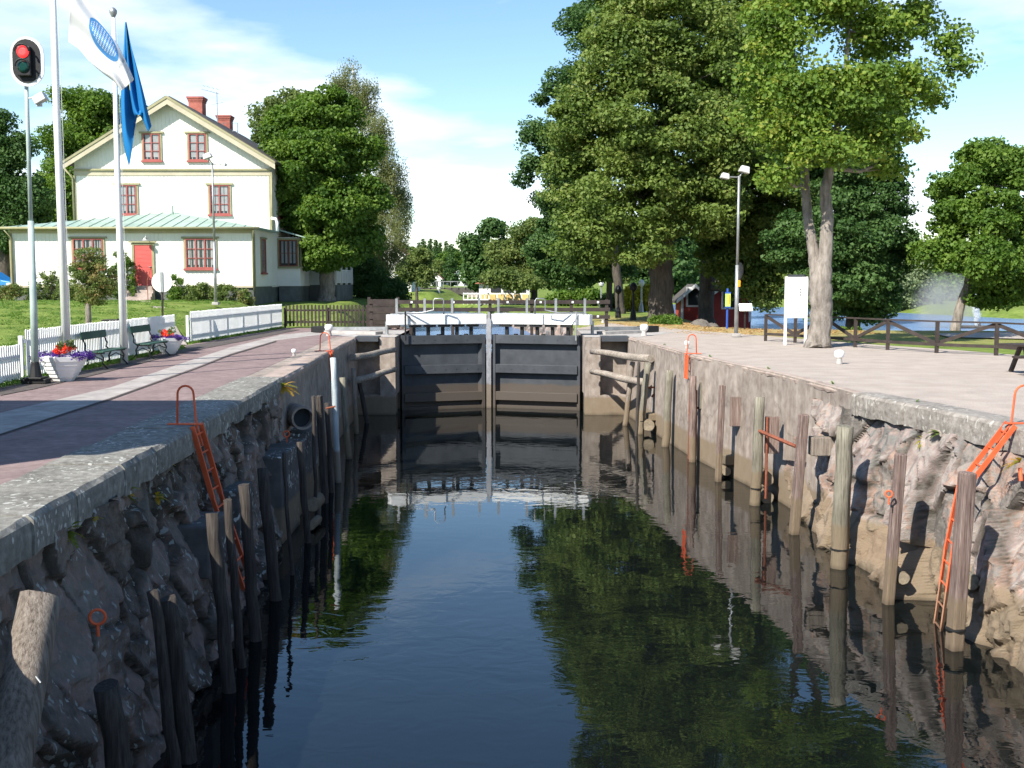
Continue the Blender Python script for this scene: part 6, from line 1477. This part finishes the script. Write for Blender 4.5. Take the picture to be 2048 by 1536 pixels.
make_tree('leafy_tree', 'dark hedge-like tree filling the gap between the veranda and the birch', at(722, 80), [stemv(722, 80, .2, 4)],
    [lobe(715, 500, 40, 50, 80), lobe(735, 560, 30, 40, 80), lobe(700, 560, 30, 35, 80)], LF['dark'], 'd', nclump=120, cr=1.0, lpc=110, size=.28, seed=54)
# far shore willow and shrubs
make_tree('willow_tree', 'pale grey-green willow on the far shore behind the fountain', at(1800, 108), [stemv(1800, 108, .3, 5)],
    [lobe(1800, 575, 45, 45, 108), lobe(1770, 605, 35, 30, 108), lobe(1840, 590, 38, 45, 108), lobe(1820, 545, 40, 30, 108)],
    LF['willow'], 'g', nclump=150, cr=1.2, lpc=120, size=.35, seed=61)
for i, (px, py, rx_, ry_, Y, lf_, lab) in enumerate([
    (1780, 520, 50, 40, 150, 'olive', 'olive-green tree high on the far shore left of the leaning maple'), (1850, 530, 50, 45, 140, 'olive', 'bushy tree on the far shore just above the fountain plume'),
    (1900, 560, 50, 45, 135, 'mid', 'dark green tree on the far shore behind the leaning trunk'), (2040, 560, 60, 40, 130, 'mid', 'round green tree on the far hillside at the right edge'), (1960, 560, 50, 40, 150, 'olive', 'tree on the far hillside behind the leaning maple'), (1745, 570, 40, 34, 120, 'willow', 'grey bushy tree on the far shore left of the pale willow'), (1885, 600, 40, 24, 118, 'olive', 'low bushy tree on the far shore behind the mist'), (2070, 540, 60, 50, 145, 'olive', 'tree on the far hillside cut by the right edge'), (1700, 540, 50, 50, 150, 'mid', 'green tree on the far shore hidden behind the dark broad tree')]):
    c = P(px, py, Y); z = tz(c.x, Y)
    make_tree('far_shore_tree', lab, (c.x, Y, z), [[(c.x, Y, z - .3, .3), (c.x, Y, (z + c.z) / 2, .22), (c.x, Y, c.z, .1)]],
        [lobe(px, py, rx_, ry_, Y), lobe(px - rx_ * .5, py + ry_ * .5, rx_ * .6, ry_ * .6, Y), lobe(px + rx_ * .5, py + ry_ * .45, rx_ * .6, ry_ * .6, Y)], LF[lf_], 'd', nclump=70, cr=1.5, lpc=100, size=.5, seed=70 + i, group='trees on the far shore')
# distant trees closing the view down the canal
protos = []
def ptree(kind, lf_, seed, hgt):
    t = make_tree('distant_tree', 'distant tree', (0, 0, 0), [[(0, 0, -.3, .25), (0, 0, hgt * .4, .2), (0, 0, hgt * .8, .08)]],
        [(0, 0, hgt * .62, hgt * .3, hgt * .3, hgt * .36), (-hgt * .14, .5, hgt * .45, hgt * .24, hgt * .24, hgt * .24), (hgt * .15, 0, hgt * .5, hgt * .24, hgt * .24, hgt * .26)] if kind else
        [(0, 0, hgt * (.2 + .15 * k), hgt * (.22 - .03 * k), hgt * (.22 - .03 * k), hgt * .19) for k in range(6)], LF[lf_], 'd', nclump=70, cr=hgt * .11, lpc=70, size=.55, seed=seed, limbs=0, group='distant trees at the end of the canal')
    return t
protos = [ptree(1, 'olive', 81, 10), ptree(1, 'mid', 82, 12), ptree(0, 'dark', 83, 13), ptree(1, 'birch', 84, 10)]
LABS = ['pale broad tree', 'green round-topped tree', 'dark narrow conifer', 'greyish light tree']
spots = []
rg = random.Random(5)
k = 0
for row, (Y, y0) in enumerate(((190, 0), (250, 0), (320, 0))):
    for px in range(780 + row * 11, 1010, (30, 17, 12)[row]):
        Yj = Y + rg.uniform(-12, 12); x = (px + rg.uniform(-6, 6) - CX) / F * Yj
        if row == 0 and (845 < px < 885 or 905 < px < 935): continue
        spots.append((x, Yj, tz(x, Yj), px, row))
for px, Y in ((1130, 150), (1180, 160), (1230, 150), (1290, 165), (1350, 150), (1400, 160), (1470, 170), (1540, 160), (1600, 165), (1680, 160), (40, 130), (330, 120), (450, 130), (620, 120), (700, 130), (90, 110), (-30, 120)):
    x = (px - CX) / F * Y; spots.append((x, Y, tz(x, Y), px, 3))
used = set()
pos_words = {0: 'in the nearest of the distant rows', 1: 'in the middle distant row', 2: 'on the far ridge', 3: 'far behind the nearer trees'}
order = sorted(spots, key=lambda s: (s[4], s[3]))
cnt = {}
tot_ = {}
for s in order: tot_[s[4]] = tot_.get(s[4], 0) + 1
ORD = ['first', 'second', 'third', 'fourth', 'fifth', 'sixth', 'seventh', 'eighth', 'ninth', 'tenth', 'eleventh', 'twelfth', 'thirteenth', 'fourteenth', 'fifteenth', 'sixteenth', 'seventeenth', 'eighteenth', 'nineteenth', 'twentieth', 'twenty-first', 'twenty-second', 'twenty-third']
for i, s in enumerate(order):
    c_ = cnt.get(s[4], 0); cnt[s[4]] = c_ + 1
    pi = rg.randrange(4); lab = '%s, %s from the left %s' % (LABS[pi], ORD[c_], pos_words[s[4]])
    if pi not in used:
        t = protos[pi]; t.location = s[:3]; t.rotation_euler = (0, 0, rg.uniform(0, 6)); t['label'] = lab; used.add(pi)
    else: t = dup(protos[pi], s[:3], rg.uniform(0, 6), lab)
    sc_f = rg.uniform(.5, .68) if s[4] < 3 else rg.uniform(.8, 1.2); t.scale = (sc_f, sc_f, sc_f)

# ---------------------------------------------------------------- plants
def shrub(name, lab, c, w, h, leaf, n, size, seed, cat='shrub', group=None, d=None, cr=.18, lpc=50):
    rg = random.Random(seed); r = thing(name, lab, cat, tuple(c), group); C = []
    for _ in range(n):
        a, q = rg.uniform(0, 6.28), rg.random() ** .5; z = rg.uniform(.1, 1) ; f = (1 - (z - .3) ** 2 * .9)
        C.append((c[0] + math.cos(a) * q * w / 2 * f, c[1] + math.sin(a) * q * (d or w) / 2 * f, c[2] + z * h))
    b = MB()
    for p in C[::4]: b.tube([(c[0] + (p[0] - c[0]) * .3, c[1] + (p[1] - c[1]) * .3, c[2] - .05), p], [.015, .006], 5)
    b.build('stems', BARKD, r)
    leaves('foliage', C, cr, lpc, size, leaf, r, seed, hollow=.1); return r
def sh(px, Y, w, h, leaf, lab, seed, n=40, size=.09, cr=.18, name='shrub', lpc=50, d=None, group='shrubs along the house'):
    x, y, z = at(px, Y); shrub(name, lab, (x, y, z + .05), w, h, LF[leaf], n, size, seed, cr=cr, lpc=lpc, d=d, group=group)
sh(95, 57.2, 1.6, 1.5, 'olive', 'ragged shrub at the left end of the house front', 1, 50)
sh(250, 57.2, 1.2, 2.6, 'mid', 'tall climbing shrub left of the red door', 2, 70)
sh(20, 56.6, 2.2, .8, 'rowan', 'brownish low bush at the far left corner of the house', 3, 60)
sh(355, 57.4, .9, 1.3, 'mid', 'shrub just right of the red door steps', 4, 40)
sh(400, 57.2, 1.7, .9, 'olive', 'low leafy shrub under the right-hand ground floor window', 5, 60)
sh(452, 57.0, 1.5, .8, 'olive', 'low leafy shrub right of the thin lamp post by the house', 6, 50)
sh(492, 57.0, .8, .7, 'rowan', 'small reddish shrub at the right corner of the house', 7, 30)
sh(135, 56.4, 1.4, 1.0, 'olive', 'low shrub under the left-hand ground floor window', 8, 50)
sh(1285, 82, 3.4, 1.9, 'yellow', 'yellow flowering hedge under the limes', 11, 160, .16, .34, 'hedge', 70, 1.5, None)
sh(1240, 90, 3.6, 1.2, 'olive', 'low green hedge left of the yellow hedge', 12, 120, .16, .34, 'hedge', 60, 1.5, None)
sh(1160, 98, 6, 1.4, 'mid', 'green shrub bed beneath the trees left of the limes', 13, 150, .2, .4, 'hedge', 60, 2, None)
sh(1330, 58, 1.9, .45, 'mid', 'patch of suckers at the foot of the knotty lime trunk', 14, 60, .1, .2, 'shrub', 50, None, None)
sh(2030, 100, 9, 1.6, 'mid', 'clipped green hedge on the far shore at the right edge', 15, 200, .3, .5, 'hedge', 60, 3, None)
sh(1810, 54.2, 1.2, .5, 'mid', 'low weeds on the lake shore behind the trestle fence', 16, 30, .12, .2, 'shrub', 50, None, None)
sh(1700, 53.4, 1.6, .45, 'mid', 'low weeds on the lake shore beside the dark broad tree', 17, 30, .12, .2, 'shrub', 50, None, None)

def fern(lab, p, s, seed, side=1, grp='ferns growing from the wall joints', leaf='fern'):
    rg = random.Random(seed); V, Qd, T = [], [], []
    for k in range(11):
        a = rg.uniform(-1.3, 1.3) + (0 if side > 0 else math.pi); L_ = s * rg.uniform(.6, 1.1); el = rg.uniform(-.2, 1.0)
        d = Vector((math.cos(a) * math.cos(el), math.sin(a) * math.cos(el), math.sin(el))); tv = rg.random(); prev = Vector(p)
        n = 9
        for i in range(n):
            q = Vector(p) + d * L_ * (i + 1) / n + Vector((0, 0, -.45 * L_ * ((i + 1) / n) ** 2)); dd = (q - prev).normalized(); s_ = dd.cross(Vector((0, 0, 1))).normalized()
            w = s * .22 * math.sin(math.pi * (i + .7) / (n + .8))
            for sg in (-1, 1):
                o = len(V); tip = q + s_ * sg * w + dd * w * .35 + Vector((0, 0, -.1 * w))
                V += [tuple(prev), tuple(prev.lerp(tip, .5) - dd * .01), tuple(tip), tuple(q)]; Qd.append((o, o + 1, o + 2, o + 3)); T.append(.28 + .44 * min(1, max(0, tv + rg.uniform(-.15, .15))))
            prev = q
    o = np_mesh('wall_fern', np.array(V), Qd, LF[leaf], None, fattr=('shade', T)); return tag(o, lab, 'fern', grp)
def fx(px, py, z, s, lab, seed):
    d = ray(px, py)
    # point on the left wall face at height z
    p = G(px, py, z); fern(lab, (p.x + .10, p.y - .05, z + .03), s * 1.35, seed)
fx(302, 932, -.40, .22, 'reddish wall fern nearest the left ladder', 1)
fx(216, 985, -.40, .26, 'large golden fern below the left coping, left of the reddish one', 2)
fx(156, 1032, -.42, .20, 'olive wall fern between the golden fern and the lowest one', 3)
fx(113, 1066, -.42, .20, 'yellow-green wall fern lowest on the left coping', 4)
fx(556, 776, -.22, .34, 'bright yellow fern under the left coping near the culvert', 5)
fx(492, 812, -.38, .30, 'dull olive fern left of the bright yellow fern', 6)
fx(300, 995, -.62, .14, 'tiny reddish fern below the nearest wall fern', 7)
def fr(px, py, Y, s, lab, seed, leaf='fern'): p = P(px, py, Y); fern(lab, tuple(p), s, seed, side=-1, leaf=leaf)
fr(1878, 868, 19.2, .26, 'green and yellow weed tuft under the right coping', 11, 'olive')
fr(1850, 880, 19.6, .2, 'dry weed tuft left of the green one under the right coping', 12)
fr(2040, 925, 16.6, .26, 'yellow-green fern on the rock at the right edge', 13)
fr(1785, 830, 21.3, .16, 'small weed in the first joint of the right stone coping', 14, 'olive')
b = MB(); b.tube([P(2040, 936, 16.6), P(2042, 962, 16.55)], .03, 8); tag(b.build('marker_rod', 'orange'), 'short orange rod on the rock at the right edge', 'rod')
for i, (yy, lab) in enumerate([(20.6, 'little grass tuft on the right coping edge nearest the concrete wall'), (24.3, 'grass tuft on the concrete edge just past the stone coping'), (28.5, 'grass tuft on the middle of the right concrete edge'), (33.0, 'grass tuft on the right edge just before the far ladder'), (39.0, 'grass tuft on the right edge near the gate')]):
    fern(lab, (rx(yy) + .25, yy, .02), .12, 200 + i, side=1, grp='weeds along the right quay edge', leaf='grass')
# grass verge along the left fence and blades at fence feet
rg = random.Random(8); C = []
for k in range(420):
    y = rg.uniform(19, 53); x0_ = -11.15 if y < 37 else -11.75 + (y - 40.2) * .05
    if 37 < y < 40: continue
    C.append((x0_ + rg.uniform(-.35, .16), y, .03))
o = leaves('verge_grass', C, .22, 40, .11, LF['grass'], None, 9, squash=.25, aspect=.25, up=0, hollow=.0); tag(o, 'tufty grass growing along the foot of the white fences', 'grass', kind='stuff')
C = []
for k in range(500):
    px = rg.uniform(5, 560); y = rg.uniform(36, 57); x = (px - CX) / F * y
    if x < -11.9: C.append((x, y, tz(x, y) + .02))
o = leaves('lawn_grass', C, .5, 40, .12, LF['grass'], None, 10, squash=.12, aspect=.25, up=0, hollow=.0); tag(o, 'short mown grass on the lawn in front of the cream house', 'grass', kind='stuff')
C = []
for k in range(330):
    x = rg.uniform(3.5, 16); y = rg.uniform(46.5, 60)
    if y > 46 + max(0, (9 - x)) * .9: C.append((x, y, tz(x, y) + .01))
LF['litter'] = leaf_mat('fallen_leaves', [(0.26, 0.13, 0.05), (0.38, 0.24, 0.10), (0.42, 0.32, 0.17)], .2)
o = leaves('leaf_litter', C, .6, 22, .10, LF['litter'], None, 12, squash=.04, up=3, hollow=0); tag(o, 'orange fallen leaves scattered on the grass under the limes', 'fallen leaves', kind='stuff')

# path up to the red door
struct(MB().add([tuple(Vector((x, y, tz(x, y) + .03))) for x, y in [(P(p_[0], 600, p_[1]).x, p_[1]) for p_ in ((262, 56.6), (300, 56.6), (330, 50), (352, 44), (372, 39), (352, 39), (333, 44), (305, 50))]], [(0, 1, 2, 7), (7, 2, 3, 6), (6, 3, 4, 5)]).build('garden_path', 'gravel'))

# ---------------------------------------------------------------- lamps and small things under the trees
def park_lamp(lab, px, Y, dark=True, py_top=570):
    x, y, z = at(px, Y); zt = P(px, py_top, Y).z
    r = thing('park_lamp', lab, 'lamp post', (x, y, z), 'lamp posts under the limes'); b = MB(); b.lathe([(.2, 0), (.16, .5), (.08, .8), (.055, zt - z - .5)], 10, (x, y, z)); b.build('pole', 'dark' if dark else 'steel', r)
    b = MB(); b.lathe([(.06, 0), (.19, .12), (.23, .30), (.14, .48), (.02, .55)], 12, (x, y, zt - .5)); b.build('lantern', 'dark' if dark else 'lamphead', r)
park_lamp('black lamp post left of the knotty lime trunk', 1266, 64, True, 566); park_lamp('black lamp post with a stout foot, leftmost of the two dark ones', 1236, 68, True, 572)
park_lamp('pale lamp post in front of the yellow hedge', 1282, 80, False, 560); park_lamp('pale lamp post left of the oak trunk', 1202, 92, False, 562); park_lamp('pale thin lamp post above the green shrub bed', 1141, 108, False, 572); park_lamp('distant pale lamp post by the road bridge', 878, 125, False, 574)
def rocks(lab, C, seed, m='rock'):
    r_ = random.Random(seed)
    for i, (p, s) in enumerate(C):
        b = MB(); n = 9; vs = []
        import itertools
        bm_v = []
        for a in range(6):
            for k in range(n):
                t = 2 * math.pi * k / n; ph = math.pi * (a + .5) / 6; q = s * r_.uniform(.78, 1.1)
                bm_v.append((p[0] + q * math.sin(ph) * math.cos(t), p[1] + q * math.sin(ph) * math.sin(t), p[2] + q * .6 * math.cos(ph)))
        fs = [(a * n + k, (a + 1) * n + k, (a + 1) * n + (k + 1) % n, a * n + (k + 1) % n) for a in range(5) for k in range(n)] + [tuple(range(n)), tuple(5 * n + k for k in range(n))[::-1]]
        b.add(bm_v, fs); tag(b.build('boulder', m), lab[i], 'boulder', 'boulders on the lake shore')
def rk(px, Y, s, lab): x, y, z = at(px, Y); return ((x, y, z + s * .3), s), lab
L2 = [rk(1400, 57, .5, 'boulder in front of the small dark red shed'), rk(1425, 56, .35, 'boulder in front of the red cabin'), rk(1512, 57, .55, 'large boulder by the water behind the information lectern'), rk(1545, 56, .4, 'reddish boulder by the water left of the white notice board'), rk(1410, 55, .3, 'small boulder between the shed and the cabin')]
rocks([l for _, l in L2], [c for c, _ in L2], 3)

# ---------------------------------------------------------------- fountain
fxp = P(1940, 665, 72); r = thing('fountain', 'fountain throwing white water and drifting mist on the lake', 'fountain', (fxp.x, 72, ZU))
b = MB(); b.tube([(fxp.x - .9, 72, ZU + .08), (fxp.x + 1.6, 72, ZU + .08)], .12, 8); b.tube([(fxp.x + .6, 72, ZU), (fxp.x + .6, 72, ZU + .35)], .08, 8); b.build('raft', 'darkroof', r)
spray, N_, L_, bb = base_mat('water_spray'); bb.inputs['Base Color'].default_value = (.85, .88, .9, 1); bb.inputs['Roughness'].default_value = .4
tr = N_.new('ShaderNodeBsdfTranslucent'); tr.inputs[0].default_value = (.85, .88, .9, 1); mx = N_.new('ShaderNodeMixShader'); mx.inputs[0].default_value = .5; L_.new(bb.outputs[0], mx.inputs[1]); L_.new(tr.outputs[0], mx.inputs[2]); L_.new(mx.outputs[0], N_['Material Output'].inputs[0])
rgn = np.random.RandomState(4); C = []; R2 = []
for k in range(60):
    t = k / 60; C.append((fxp.x + .4 + .35 * t * rgn.normal() * .5, 72 + .2 * rgn.normal() * t, ZU + .2 + 2.6 * t)); R2.append(.12 + .35 * t)
o = leaves('jet', C, R2, 130, .045, spray, r, 3, hollow=0)
b = MB(); cv = P(1885, 605, 73)
def blob(b, c, rx_, ry_, rz_, n=16):
    prof = [(math.sin(math.pi * i / 10), math.cos(math.pi * i / 10)) for i in range(11)]
    o = len(b.v)
    for a, z in prof:
        for k in range(n): t = 2 * math.pi * k / n; b.v.append((c[0] + max(a, .01) * rx_ * math.cos(t), c[1] + max(a, .01) * ry_ * math.sin(t), c[2] + z * rz_))
    for i in range(10):
        for k in range(n): b.f.append((o + (i + 1) * n + k, o + (i + 1) * n + (k + 1) % n, o + i * n + (k + 1) % n, o + i * n + k))
    b.f.append(tuple(o + k for k in range(n))); b.f.append(tuple(o + 10 * n + k for k in range(n))[::-1])
blob(b, (cv.x + .4, 73, cv.z - .3), 2.6, 1.6, 2.6)
vm = bpy.data.materials.new('mist'); vm.use_nodes = True; N_, L_ = vm.node_tree.nodes, vm.node_tree.links; N_.clear()
ou = N_.new('ShaderNodeOutputMaterial'); pv = N_.new('ShaderNodeVolumePrincipled'); pv.inputs['Color'].default_value = (.95, .97, 1, 1)
g = N_.new('ShaderNodeTexCoord'); mp = N_.new('ShaderNodeMapping'); L_.new(g.outputs['Generated'], mp.inputs[0]); mp.inputs['Location'].default_value = (-1, -1, -1); mp.inputs['Scale'].default_value = (2, 2, 2)
ln = N_.new('ShaderNodeVectorMath'); ln.operation = 'LENGTH'; L_.new(mp.outputs[0], ln.inputs[0])
nn = N_.new('ShaderNodeTexNoise'); nn.inputs['Scale'].default_value = 3; L_.new(g.outputs['Generated'], nn.inputs['Vector'])
m1 = N_.new('ShaderNodeMapRange'); m1.inputs[1].default_value = 1.0; m1.inputs[2].default_value = .2; m1.inputs[3].default_value = 0; m1.inputs[4].default_value = 1.0; L_.new(ln.outputs['Value'], m1.inputs[0])
m2 = N_.new('ShaderNodeMath'); m2.operation = 'MULTIPLY'; L_.new(m1.outputs[0], m2.inputs[0]); L_.new(nn.outputs[0], m2.inputs[1])
m3 = N_.new('ShaderNodeMath'); m3.operation = 'MULTIPLY'; m3.inputs[1].default_value = 1.2; L_.new(m2.outputs[0], m3.inputs[0]); L_.new(m3.outputs[0], pv.inputs['Density']); L_.new(pv.outputs[0], ou.inputs['Volume'])
b.build('mist', vm, r)
